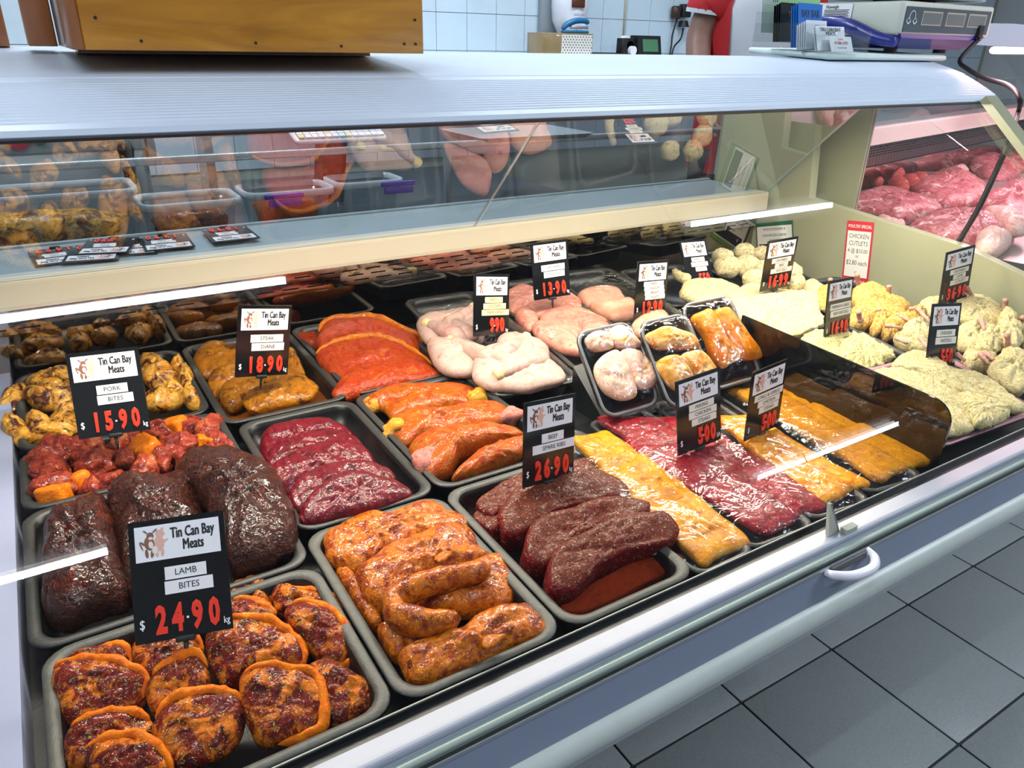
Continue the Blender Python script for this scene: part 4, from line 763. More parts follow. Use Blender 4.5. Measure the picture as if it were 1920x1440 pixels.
# ------------------------------------------------------------------ sticky wings
SW = [[(200, 480), (330, 415), (520, 365), (560, 480), (540, 560), (420, 560), (220, 560)], [(0, 640), (60, 560), (170, 500), (210, 540), (190, 660), (120, 740), (-20, 740)], [(200, 780), (300, 735), (390, 780), (350, 860), (240, 870)], [(165, 600), (230, 545), (400, 525), (560, 550), (560, 650), (400, 690), (250, 670)],
      [(30, 890), (25, 790), (100, 735), (210, 820), (190, 910), (110, 960)], [(370, 790), (450, 715), (570, 640), (600, 700), (530, 780), (410, 850)], [(395, 880), (440, 800), (560, 740), (610, 830), (490, 925)], [(100, 905), (300, 845), (500, 815), (600, 850), (400, 915), (200, 945), (110, 960)],
      [(1080, 280), (1160, 262), (1260, 320), (1370, 400), (1390, 510), (1250, 580), (1120, 490), (1080, 400)], [(1320, 370), (1405, 305), (1420, 390), (1360, 420)], [(1370, 410), (1450, 375), (1500, 450), (1490, 580), (1410, 580)], [(1250, 575), (1350, 490), (1430, 560), (1410, 620), (1300, 620)], [(1110, 600), (1250, 575), (1400, 565), (1460, 600), (1360, 670), (1230, 695), (1130, 660)], [(1410, 575), (1480, 530), (1550, 640), (1540, 685), (1450, 670)],
      [(600, 450), (700, 420), (800, 470), (780, 560), (640, 560)], [(800, 520), (900, 470), (1040, 480), (1060, 560), (900, 590)], [(620, 600), (760, 570), (900, 620), (850, 700), (680, 690)], [(900, 620), (1040, 590), (1110, 640), (1060, 720), (920, 710)]]
for i, pts in enumerate(SW):
    lab(pillow('chicken_wing', zf(pts), .892 + .0012 * (i % 5), .018, .016, .2, F_wing, 2.1, n=36, amp=.18, freq=30), 'sticky golden-brown chicken wing piece in the heap at the back left', 'chicken wing', 'sticky wings')
# ------------------------------------------------------------------ steak diane
zg = lambda pts: Zm(320, 560, .243, pts)
o = MB().rbox(.168, .327, 1.012, 1.314, .8665, .872, .02).build('sauce_pool', F_sauce); lab(o, 'shallow pool of brown sauce under the steak diane', 'sauce'); 
for pts, z, lb in (([(900, 400), (960, 415), (1040, 600), (1000, 640), (890, 600)], .886, 'brown steak behind the right edge of its ticket'), ([(175, 490), (215, 400), (290, 345), (420, 345), (520, 390), (520, 560), (330, 620), (225, 590)], .892, 'round olive-brown steak at the back left of the diane tray'),
                  ([(520, 420), (700, 380), (880, 420), (880, 560), (700, 620), (540, 580)], .888, 'brown steak hidden behind the STEAK DIANE ticket'),
                  ([(285, 650), (340, 555), (500, 505), (560, 600), (440, 690), (340, 790), (295, 720)], .890, 'brown steak leaning at the left of the diane tray'), ([(385, 740), (430, 655), (560, 605), (720, 620), (660, 760), (570, 820), (470, 865), (400, 820)], .894, 'glossy brown steak at the front left of the diane tray'),
                  ([(700, 610), (760, 575), (900, 575), (1030, 595), (1050, 660), (850, 680), (720, 660)], .893, 'herb-sprinkled brown steak in the middle of the diane tray'), ([(565, 780), (620, 715), (800, 650), (950, 612), (1100, 635), (1150, 715), (1040, 800), (800, 850), (640, 890), (575, 840)], .897, 'glossy brown steak at the front of the diane tray')):
    lab(pillow('diane_steak', zg(pts), z, .014, .016, .25, F_diane, 2.5, amp=.14, freq=24), lb, 'steak', 'diane steaks')
# ------------------------------------------------------------------ orange-red steaks
for pts, z, fr, lb in (([(556, 636), (565, 628), (604, 632), (606, 655), (575, 654)], .890, None, 'small tail of red marinated meat at the left of its tray'), ([(594, 626), (612, 604), (660, 598), (709, 600), (757, 622), (790, 634), (790, 660), (760, 685), (700, 670), (640, 665), (605, 665)], .903, (.0, .5), 'hindmost orange-red herb steak'),
                       ([(588, 668), (620, 648), (660, 638), (710, 635), (762, 653), (806, 682), (826, 706), (790, 730), (700, 730), (640, 735), (605, 695)], .894, (.0, .45), 'middle orange-red herb steak with an orange fat edge'), ([(622, 740), (640, 708), (700, 690), (780, 682), (832, 702), (812, 716), (740, 730), (664, 748), (638, 750)], .897, None, 'frontmost orange-red herb steak')):
    o = lab(pillow('marinated_steak', pts, z, .016, .016, .3, F_marin, 2.5, n=56, amp=.12, freq=22), lb, 'steak', 'orange-red steaks')
    if fr: rim(o, fr[0], fr[1], .006, F_marinfat)
# ------------------------------------------------------------------ marylands
ch = lambda pts, z: [P(a, b, z=z) for a, b in pts]
for pts, z, lb, kn in (([(783, 614), (795, 596), (830, 588), (880, 580), (902, 604), (905, 640), (850, 655), (800, 642)], .922, 'raw chicken maryland at the back of its tray', [((803, 608), (828, 618)), ((842, 600), (858, 612)), ((888, 578), (868, 592))]), ([(800, 642), (830, 636), (890, 646), (905, 692), (850, 705), (812, 682)], .918, 'raw chicken maryland in the middle left of its tray', [((848, 640), (880, 655)), ]),
                       ([(930, 640), (960, 630), (1000, 638), (1034, 664), (1005, 690), (950, 680)], .922, 'raw chicken maryland right of the spike of its ticket', [((985, 636), (962, 650))]), ([(886, 694), (900, 658), (960, 648), (1000, 658), (1048, 690), (1054, 716), (1000, 730), (930, 730), (888, 714)], .918, 'largest raw chicken maryland at the front of its tray', [((885, 655), (918, 668)), ((932, 702), (965, 690))])):
    o = lab(pillow('chicken_maryland', pts, z - .002, .020, .022, .12, F_skin, 2.2, amp=.10, freq=18), lb, 'chicken maryland', 'chicken marylands')
    for a, b in kn:
        e_ = (b[0] + (b[0] - a[0]) * 1.1, b[1] + (b[1] - a[1]) * 1.1); chain('drumstick', [P(*a, z=z + .010), P(*b, z=z + .012), P(*e_, z=z + .010), P(e_[0] + (b[0] - a[0]) * .5, e_[1] + (b[1] - a[1]) * .5, z=z + .002)], [.009, .013, .019, .016], [.009, .013, .016, .012], F_skin, o, 16, 22, .06, 30)
    for a, b in kn: chain('drumstick_end', [P(a[0] - (b[0] - a[0]) * .15, a[1] - (b[1] - a[1]) * .15, z=z + .010), P(*a, z=z + .0105), P(a[0] * .6 + b[0] * .4, a[1] * .6 + b[1] * .4, z=z + .011)], [.0100, .0098, .0095], [.0100, .0098, .0095], F_knuckle, o, 12, 16, .14, 50)
zh = lambda pts: Zm(920, 420, .198, pts)
for i, pts in enumerate([[(165, 650), (300, 585), (480, 640), (490, 720), (330, 800), (230, 850), (165, 820)], [(500, 640), (640, 640), (800, 700), (860, 790), (700, 770), (520, 720)], [(340, 790), (500, 715), (700, 685), (860, 790), (720, 850), (560, 870), (430, 880)], [(230, 870), (330, 790), (430, 870), (450, 970), (350, 1000)], [(465, 910), (560, 825), (800, 795), (1000, 875), (1110, 930), (920, 970), (760, 1020), (600, 980)], [(395, 990), (470, 925), (640, 955), (840, 990), (890, 1090), (880, 1230), (700, 1210), (560, 1140), (440, 1060)], [(860, 1000), (1000, 960), (1120, 960), (1100, 1100), (900, 1200)]]):
    lab(pillow('chicken_thigh', zh(pts), .925 - .001 * i, .014, .018, .1, F_thigh, 2.4, amp=.10, freq=18), ('hindmost left', 'hindmost right', 'second', 'leftmost narrow', 'middle', 'front left', 'front right')[i] + ' pink skinless chicken thigh in the wrapped tray', 'chicken thigh', 'chicken thighs')
for i, pts in enumerate([[(820, 690), (920, 625), (1100, 615), (1220, 635), (1290, 725), (1220, 780), (1000, 790), (870, 740)], [(940, 770), (1200, 735), (1350, 735), (1370, 870), (1250, 900), (1150, 900), (1040, 850)], [(1340, 960), (1500, 850), (1640, 850), (1690, 910), (1640, 1000), (1500, 1060), (1380, 1040)]]):
    lab(pillow('chicken_breast', zh(pts), .922, .016, .018, .12, F_breast, 2.4, amp=.08, freq=14), ('rear', 'middle', 'front')[i] + ' pale chicken breast fillet in the wrapped tray', 'chicken breast', 'chicken breasts')
# ------------------------------------------------------------------ crumbed goods
lab(pillow('crumbed_parcel', [(1272, 546), (1298, 528), (1350, 530), (1390, 546), (1372, 560), (1322, 570), (1288, 562)], .926, .018, .022, .15, F_crumb, 2.3, amp=.08, freq=20, crumb=.0007), 'pale crumbed chicken parcel under its ticket', 'crumbed chicken', 'crumbed parcels')
lab(chain('crumbed_wing', ch([(1264, 508), (1272, 516), (1290, 526)], .940), [.007, .009, .012], [.007, .009, .012], F_crumb, None, 12, 16, .08, 40, crumb=.0007), 'thin crumbed chicken wing end beside its ticket', 'crumbed chicken')
for i, (a, b, r) in enumerate([(1356, 482, 19), (1396, 474, 20), (1432, 478, 20), (1466, 486, 20), (1364, 500, 24), (1402, 500, 24), (1440, 508, 25), (1478, 510, 22), (1415, 524, 22), (1488, 530, 20), (1455, 530, 20)]):
    p = P(a, b, z=.945); s = r * 2 / FPX * (p - CAM).length
    lab(lump('crumbed_ball', p, (s, s, s * .8), (0, 0, i), F_ball, pw=2.1, amp=.06, n=24, m=14, crumb=.0007), 'round herb-flecked crumbed burger ball in the pile by the end panel', 'crumbed burger', 'crumbed balls')
lab(pillow('crumbed_burger', [(1505, 535), (1522, 525), (1545, 540), (1560, 553), (1530, 556), (1510, 550)], .925, .012, .014, .1, F_ball, 2.3, amp=.08, crumb=.0007), 'flat crumbed piece with pink meat showing in front of the burger balls', 'crumbed burger')
lab(pillow('crumbed_sheet', [(1422, 612), (1480, 578), (1525, 566), (1544, 600), (1535, 614), (1480, 632), (1436, 622)], .918, .008, .014, .15, F_crumb, 3.2, n=90, amp=.14, freq=30, crumb=.0010, m=11), 'lower crumbed beef sheet at the front of its tray', 'schnitzel', 'crumbed beef sheets')
lab(pillow('crumbed_sheet', [(1360, 562), (1400, 533), (1440, 527), (1472, 542), (1532, 549), (1540, 566), (1500, 576), (1470, 586), (1420, 610), (1390, 602)], .928, .008, .014, .15, F_crumb, 3.2, n=90, amp=.16, freq=30, crumb=.0010, m=11), 'large upper crumbed beef sheet under the 16.99 ticket', 'schnitzel', 'crumbed beef sheets')
lab(pillow('parmesan_schnitzel', [(1496, 642), (1520, 626), (1556, 622), (1600, 632), (1606, 690), (1560, 690), (1520, 668)], .915, .012, .016, .15, F_parm, 2.6, n=80, amp=.14, freq=34, crumb=.0014), 'left green-flecked parmesan schnitzel under the 16.90 ticket', 'schnitzel', 'parmesan schnitzels')
lab(pillow('parmesan_schnitzel', [(1580, 640), (1612, 626), (1652, 648), (1676, 668), (1650, 690), (1600, 703), (1572, 690)], .917, .012, .018, .15, F_parm, 2.6, n=80, amp=.16, freq=34, crumb=.0016), 'right green-flecked parmesan schnitzel with a crumbling edge', 'schnitzel', 'parmesan schnitzels')
zi = lambda pts: Zm(1600, 480, .3783, pts)
for pts, z, lb in (([(525, 690), (640, 700), (765, 750), (750, 810), (630, 845), (580, 800)], .914, 'small lower crumbed chicken schnitzel at the right front'), ([(105, 600), (200, 555), (300, 565), (420, 625), (540, 690), (620, 830), (565, 880), (460, 890), (425, 855), (370, 780), (290, 710)], .918, 'wide crumbed chicken schnitzel on the left of the pink-lit tray'),
                   ([(195, 545), (230, 505), (310, 475), (380, 495), (450, 555), (600, 585), (720, 645), (845, 742), (800, 768), (650, 720), (500, 668), (400, 628), (280, 580)], .926, 'long folded crumbed chicken schnitzel lying on top')):
    lab(pillow('chicken_schnitzel', zi(pts), z, .010, .014, .2, F_crumb, 2.8, n=100, amp=.12, freq=24, crumb=.0010, m=11), lb, 'schnitzel', 'chicken schnitzels')
zj = lambda pts: Zm(1460, 400, .243, pts)
def up_bone(a, b, z, o, r=.0048, mt=None):
    p = P(*zj([a])[0], z=z); q = P(*zj([b])[0], Y=p.y); q2 = q + (q - p).normalized() * .002
    chain('bone', [p, (p + q) / 2, q2], [r * 1.5, r, r * .9, r * 1.15], [r * 1.5, r, r * .9, r * 1.15], mt or F_bone, o, 10, 14, .16, 60)
def flat_bone(a, b, z, o, r=.0036): chain('bone', [P(*zj([a])[0], z=z), P(*zj([((a[0] + b[0]) / 2, (a[1] + b[1]) / 2)])[0], z=z + .002), P(*zj([b])[0], z=z)], [r * 1.4, r, r * .8], [r * 1.2, r * .8, r * .7], F_bone, o, 10, 14, .18, 60)
CY = [([(280, 630), (330, 565), (400, 580), (400, 720), (330, 760), (280, 720)], .930, 'golden crumbed cutlet at the left behind the parmesan ticket', [('u', (395, 570), (398, 505))]), ([(560, 620), (640, 550), (760, 555), (860, 630), (1010, 720), (950, 800), (800, 810), (680, 760), (580, 700)], .945, 'largest golden crumbed cutlet on top of the heap', [('u', (620, 560), (605, 465)), ('u', (845, 620), (850, 560))]),
      ([(540, 820), (600, 715), (700, 755), (730, 850), (620, 890)], .932, 'golden crumbed cutlet beside the ticket edge', [('u', (630, 830), (615, 760))]), ([(715, 870), (735, 745), (795, 735), (820, 860), (775, 930), (730, 915)], .930, 'upright golden crumbed cutlet at the front', [('u', (770, 790), (772, 740))]),
      ([(810, 840), (900, 785), (1060, 825), (1060, 895), (920, 905), (830, 885)], .930, 'low golden crumbed cutlet with a pink bone', [('f', (915, 780), (1010, 830)), ('f', (815, 865), (960, 885))]), ([(790, 905), (880, 875), (910, 950), (830, 965)], .922, 'small golden crumbed cutlet end at the tray edge', []), ([(980, 760), (1100, 740), (1120, 820), (1040, 840)], .936, 'golden crumbed cutlet at the right of the heap', [('f', (1000, 735), (1110, 735))])]
CP = [([(1030, 830), (1150, 820), (1170, 980), (1050, 1000), (940, 950), (960, 880)], .934, 'pale crumbed lamb cutlet left of the schnitzel ticket', [('f', (1090, 960), (1150, 1040))]), ([(890, 940), (1000, 930), (1150, 1010), (1150, 1090), (1000, 1030)], .924, 'pale crumbed lamb cutlet lying at the left edge', [('f', (900, 960), (1000, 1005))]), ([(1090, 700), (1180, 660), (1300, 680), (1300, 780), (1150, 800)], .940, 'pale crumbed lamb cutlet behind the two right-hand tickets', [('f', (1060, 720), (1160, 830))]),
      ([(1370, 700), (1500, 640), (1610, 675), (1710, 740), (1700, 870), (1500, 860), (1390, 800)], .950, 'pale crumbed lamb cutlet at the back right', [('u', (1500, 660), (1450, 570))]), ([(1380, 890), (1500, 840), (1570, 950), (1560, 1070), (1450, 1050), (1370, 980)], .938, 'pale crumbed lamb cutlet right of the schnitzel ticket', [('f', (1370, 1080), (1440, 1140))]),
      ([(1530, 960), (1600, 870), (1690, 920), (1720, 1040), (1640, 1080), (1550, 1040)], .944, 'pale crumbed lamb cutlet in the middle of the right-hand heap', [('f', (1555, 815), (1590, 900))]), ([(1690, 860), (1740, 735), (1805, 755), (1855, 850), (1870, 1000), (1800, 1070), (1715, 1010), (1685, 930)], .950, 'tall pale crumbed lamb cutlet with an upright pink bone', [('u', (1750, 740), (1752, 665))]),
      ([(1440, 1070), (1560, 1040), (1660, 1100), (1660, 1200), (1540, 1200), (1440, 1130)], .930, 'pale crumbed lamb cutlet at the tray front', [('f', (1550, 1080), (1620, 1160)), ('f', (1590, 1070), (1670, 1140))]), ([(1640, 1160), (1760, 1050), (1900, 1070), (1960, 1200), (1900, 1370), (1790, 1350), (1650, 1260)], .934, 'wide pale crumbed lamb cutlet at the right edge', [('u', (1770, 1040), (1765, 935))]), ([(1860, 860), (1950, 830), (1980, 1000), (1900, 1050)], .944, 'pale crumbed lamb cutlet cut by the right edge of view', [('u', (1885, 860), (1882, 800))])]
for lst, mt, g in ((CY, F_gold, 'golden cutlets'), (CP, F_crumb, 'pale cutlets')):
    for pts, z, lb, bn in lst:
        o = lab(pillow('crumbed_cutlet', zj(pts), z - .010, .016, .024, .25, mt, 2.2, n=60, amp=.18, freq=34, crumb=.0011), lb, 'crumbed cutlet', g)
        for kd, a, b in bn: (up_bone if kd == 'u' else flat_bone)(a, b, z + (.004 if kd == 'f' else -.004), o)
# ------------------------------------------------------------------ film-wrapped long trays
zk = lambda pts: Zm(1060, 720, .5512, pts)
LONG = {'L1': ([(35, 185), (150, 300), (290, 430), (480, 610)], [(130, 165), (250, 245), (400, 360), (615, 545)], F_yel, 'golden herbed chicken steak in the wrapped tray beside the beef ribs'), 'L2': ([(140, 115), (260, 215), (430, 335), (700, 505)], [(390, 115), (520, 190), (660, 270), (865, 420)], F_pek, 'dark red peking chicken steak'),
        'L3': ([(525, 115), (620, 200), (730, 290), (890, 405)], [(640, 110), (770, 205), (870, 260), (1022, 345)], F_chil, 'orange chilli garlic chicken steak'), 'L4': ([(565, 20), (720, 95), (850, 180), (1085, 322)], [(730, 10), (860, 65), (1010, 140), (1235, 265)], F_must, 'mustard-yellow chicken steak')}
for key, (lf, rt, mt, lb) in LONG.items():
    for i in range(3):
        a, b, c, d = zk([lf[i]])[0], zk([lf[i + 1]])[0], zk([rt[i + 1]])[0], zk([rt[i]])[0]
        wd = lambda p, q, t=.10: ((p[0] + (p[0] - q[0]) * t, p[1] + (p[1] - q[1]) * t), (q[0] + (q[0] - p[0]) * t, q[1] + (q[1] - p[1]) * t)); a, d = wd(a, d); b, c = wd(b, c)
        ov = .18; b = (b[0] + (b[0] - a[0]) * ov, b[1] + (b[1] - a[1]) * ov) if i < 2 else b; c = (c[0] + (c[0] - d[0]) * ov, c[1] + (c[1] - d[1]) * ov) if i < 2 else c
        md = lambda p, q, t=.5: (p[0] * (1 - t) + q[0] * t, p[1] * (1 - t) + q[1] * t)
        pts = [a, md(a, b), b, md(b, c, .3), md(b, c, .7), c, md(c, d), d, md(d, a, .3), md(d, a, .7)]
        lab(pillow('chicken_steak', pts, .8875 + .001 * i, .007, .014, .06, mt, 3.0, n=50, amp=.2, freq=20), ('hindmost ', 'middle ', 'frontmost ')[i] + lb, 'chicken steak', 'wrapped chicken steaks')
def film(name, label, tr_obj, w, d, h, drop=.006, nx=22, ny=30):
    v = []
    for j in range(ny + 1):
        for i in range(nx + 1):
            u, q = i / nx * 2 - 1, j / ny * 2 - 1; z = h * (1 - abs(u) ** 5) * (1 - abs(q) ** 6); 
            z += .0012 * math.sin(9 * u + 4 * q) * (1 - u * u) * (1 - q * q); rcorner = max(0, abs(u) - .86) / .14, max(0, abs(q) - .93) / .07
            k = 1 - .035 * min(1, rcorner[0]) * min(1, rcorner[1]) * 2
            if i in (0, nx) or j in (0, ny): z = -drop
            v.append((u * w / 2 * k, q * d / 2 * k, z + .0008))
    f = [(j * (nx + 1) + i, j * (nx + 1) + i + 1, (j + 1) * (nx + 1) + i + 1, (j + 1) * (nx + 1) + i) for j in range(ny) for i in range(nx)]
    o = link(name, mesh(name, v, f, True), M_film, tr_obj); o['label'] = label; return o
for key, h in (('L1', .008), ('L2', .008), ('L3', .008), ('L4', .008)):
    t = LT[key]; d = t.dimensions; film('film', 'clear stretched film', t, .108 if key != 'L1' else .092, .342, h + .003)
for key in ('C4', 'C5', 'C6'):
    t = TR[key]; w, d = {'C4': (.162, .420), 'C5': (.165, .417), 'C6': (.159, .402)}[key]; film('film', 'clear stretched film', t, w, d, .016)
# ------------------------------------------------------------------ leaning packs
def pack(label, x0, x1, yc, zc_, tilt, d, mt, polys, labels):
    t = tray('wrapped_pack', label, x0, x1, yc - d / 2, yc + d / 2, zc_, .026, .006, 0, tilt, M_foam, .022, 'leaning wrapped packs', M_rimpack)
    k = math.tan(RAD(tilt))
    for pts, lb in zip(polys, labels): lab(pillow('chicken_piece', pts, zc_ + .003, .008, .016, k, mt, 2.8, n=44, amp=.16, freq=22, y0=yc), lb, 'chicken piece', 'seasoned chicken pieces')
    film('film', 'clear stretched film', t, x1 - x0 + .001, d + .001, .012, nx=18, ny=22); return t
zl = lambda pts: Zm(1060, 560, .3152, pts)
pack('leaning wrapped pack of pale peppered chicken, left of the three', .628, .736, .778, .958, 50, .138, F_packA, [zl([(125, 235), (180, 195), (260, 210), (280, 290), (200, 310), (150, 290)]), zl([(250, 210), (320, 155), (380, 200), (450, 280), (380, 300), (290, 290)]), zl([(180, 400), (260, 310), (330, 320), (420, 530), (400, 590), (300, 600), (210, 520)]), zl([(330, 320), (430, 310), (500, 380), (560, 450), (520, 530), (440, 540), (390, 480)])], [s + ' peppered chicken piece in the left leaning pack' for s in ('top left', 'top right', 'lower left', 'lower right')])
pack('leaning wrapped pack of orange-dusted chicken, middle of the three', .728, .828, .752, .962, 50, .142, F_packB, [zl([(470, 220), (540, 180), (620, 165), (720, 195), (790, 240), (780, 300), (640, 300), (520, 290)]), zl([(540, 380), (620, 340), (690, 350), (760, 470), (700, 520), (660, 540), (570, 460)]), zl([(690, 345), (800, 310), (890, 410), (880, 450), (800, 480), (760, 460)])], [s + ' orange-dusted chicken piece in the middle leaning pack' for s in ('top', 'lower left', 'lower right')])
pack('leaning wrapped pack of orange herbed chicken, right of the three', .838, .952, .775, .962, 50, .150, F_packC, [zl([(750, 110), (820, 70), (880, 75), (960, 230), (1050, 340), (980, 390), (940, 420), (880, 350), (830, 220)]), zl([(880, 75), (950, 45), (980, 70), (1080, 200), (1170, 330), (1060, 370), (980, 250)])], [s + ' orange herbed chicken piece in the right leaning pack' for s in ('left', 'right')])
wedge('pack_riser', .665, .94, .775, .868, .861, .865, .93, 'black sloping riser behind the three leaning packs')
# ------------------------------------------------------------------ timber box on the canopy
wb = empty('timber_box', (.2865, 1.16, 1.3786)); tag(wb, 'varnished orange timber box standing on the left of the canopy', 'box')
def wpart(mb, nm, mt): 
    o = mb.build(nm, mt, wb); return o
wpart(MB().rbox(-.2090, .2095, -.130, -.112, 0, .30, .002, 1), 'front_panel', M_wood)
wpart(MB().rbox(-.2215, -.2090, -.130, .09, 0, .30, .002, 1), 'side_panel', M_wood2); wpart(MB().rbox(-.2090, .2095, -.112, .09, 0, .012, .002, 1), 'bottom_panel', M_wood)
wpart(MB().rbox(.197, .2095, -.112, .09, .012, .30, .002, 1), 'side_panel', M_wood)
wpart(MB().rbox(-.258, -.226, .05, .12, .0, .32, .002, 1), 'upright_batten', M_wood2); wpart(MB().rbox(-.312, -.278, .15, .235, -.0028, .34, .002, 1), 'upright_batten', M_wood2); wpart(MB().rbox(-.222, .2095, .09, .105, 0, .30, .002, 1), 'back_panel', M_wood)
wpart(MB().box(-.205, .2, .045, .09, -.0080, 0), 'foot_light_stop', M_wood2)  # strip added under the rear, full width to stop light from behind
nl = None
for x, z in ((-.193, .033), (-.15, .010), (.09, .008), (.180, .012), (.197, .012), (.197, .042), (-.02, .010)):
    if nl is None: nl = MB().cyl((0, -.1308, 0), .0018, .0015, 'y', 8).build('nail_head', M_rubber, wb, (x, 0, z)).data
    else: link('nail_head', nl, None, wb, (x, 0, z))
# ------------------------------------------------------------------ wall shelf and what stands on it
sh = empty('wall_shelf', (2.0, 3.07, 1.30)); tag(sh, 'narrow dark-edged shelf along the white tiled wall', 'shelf')
MB().box(-1.3, 1.3, -.14, .12, .018, .040).build('shelf_board', M_case, sh); MB().box(-1.3, 1.3, -.145, -.14, .012, .041).build('shelf_edge', M_rubber, sh)
for x in (-1.0, 0, 1.0): MB().plate([(x, .12, -.12), (x, .12, .018), (x, -.12, .018)], (1, 0, 0), .02).build('bracket', M_steel, sh)
b = empty('peg_box', (2.13, 3.02, 1.340)); tag(b, 'small brown timber box with a dotted white front on the shelf', 'box')
MB().rbox(-.14, .14, -.06, .06, 0, .088, .004, 1).build('body', wood('plywood', '#8a744e', '#a58e66', (6, 6, 6)), b); MB().box(-.035, .132, -.063, -.060, .002, .082).build('dotted_front', plain('dotted_white', '#eceae2', .5), b)
dm = None
for i in range(11):
    for j in range(7):
        x, z = -.027 + i * .0155 + (.0077 if j % 2 else 0), .009 + j * .0108
        if x > .128: continue
        if dm is None: dm = MB().cyl((0, -.0636, 0), .0028, .0008, 'y', 6).build('dot', M_ink, b, (x, 0, z)).data
        else: link('dot', dm, None, b, (x, 0, z))
M_blue = plain('stapler_blue', '#1d6c9c', .3, coat=.3)
b = empty('stapler', (2.19, 2.99, 1.429)); tag(b, 'blue stapler lying on the brown timber box', 'stapler')
MB().rbox(-.075, .07, -.014, .014, 0, .012, .010).build('base', M_blue, b)
MB().tube([(-.070, 0, .016), (-.05, 0, .034), (.0, 0, .050), (.055, 0, .050), (.066, 0, .040)], [.010, .013, .013, .012, .009], 10, 20).build('handle', M_blue, b); MB().rbox(-.03, .066, -.010, .010, .018, .030, .004).build('magazine', M_steel, b)
b = empty('tape_holder', (2.235, 3.05, 1.429)); tag(b, 'white rounded dispenser behind the stapler', 'dispenser'); MB().rbox(-.05, .05, -.02, .02, 0, .05, .018).build('body', M_case, b); MB().cyl((0, -.022, .028), .016, .044, 'y', 16).build('roll', M_white, b)
b = empty('soap_dispenser', (2.22, 3.17, 1.45)); tag(b, 'white and grey soap dispenser mounted on the tiled wall', 'soap dispenser')
MB().box(-.10, .12, .0, .022, -.03, .26).build('back_plate', plain('dispenser_grey', '#8a9299', .4), b)
MB().rings([[(.035 + a * math.cos(t), -.035 + a * .75 * math.sin(t), z) for t in np.linspace(0, 6.283, 20, endpoint=False)] for a, z in ((.030, -.045), (.034, -.035), (.060, -.015), (.085, .03), (.092, .09), (.09, .22))]).build('body', M_case, b)
MB().rbox(.0, .07, -.11, -.095, .085, .125, .006).build('push_window', plain('amber_window', '#5a3020', .2), b); text('lettering', 'HAND SOAP', M_ink, b, .035, .055, .012, y=-.112, maxw=.06)
MB().rbox(.0, .075, -.06, .0, -.07, -.045, .01).build('nozzle', M_rubber, b)
b = empty('label_printer', (2.60, 3.03, 1.340)); tag(b, 'small black timer with a green screen on the shelf', 'timer')
MB().prism([(-.04, 0), (-.02, .088), (.03, .088), (.05, 0)], -.03, .115).build('body', M_rubber, b); sc_ = MB().plate([(.0, -.0365, .018), (.095, -.0365, .018), (.095, -.0225, .072), (.0, -.0225, .072)], (0, -1, .25), .0015).build('screen', plain('green_screen', '#4f7f5e', .2), b)
for k in range(3): MB().cyl((-.055 - .006 * k, -.03 + .02 * k, .022 + .022 * k), .020, .03, 'y', 14).build('roll', M_white, b)
MB().rbox(-.11, -.03, -.01, .04, 0, .075, .01).build('side_unit', M_rubber, b)
o = MB().rbox(2.33, 2.50, 2.96, 3.10, 1.3405, 1.349, .006, 1).build('dark_folder', M_rubber); tag(o, 'flat dark folder lying on the shelf beside the timer', 'folder')
cb = MB().tube([(2.63, 3.19, 1.70), (2.63, 3.19, 1.55), (2.632, 3.19, 1.42)], .005, 6).build('wall_cable', plain('beige_cable', '#b5a88a', .5)); tag(cb, 'beige cable running straight down the tiled wall', 'cable')
b = empty('coiled_leads', (2.98, 3.10, 1.52)); tag(b, 'black coiled leads hanging on the tiled wall by the worker', 'cable')
MB().rbox(-.06, -.005, .05, .09, -.01, .05, .02).build('plug', plain('brown_plug', '#3b2a22', .3), b); MB().rbox(.0, .06, .05, .09, .0, .06, .01).build('plug', M_rubber, b); MB().cyl((.03, .07, -.045), .03, .03, 'z', 14, .018).build('plug_head', M_rubber, b)
for q in ([(-.02, .07, -.01), (-.04, .07, -.08), (-.05, .06, -.14), (-.07, .05, -.20), (-.12, .03, -.23)], [(.03, .07, -.05), (.02, .07, -.10), (-.03, .06, -.14), (-.05, .05, -.20), (-.055, .02, -.235)]): MB().tube(q, .0045, 6, 20).build('lead', M_rubber, b)
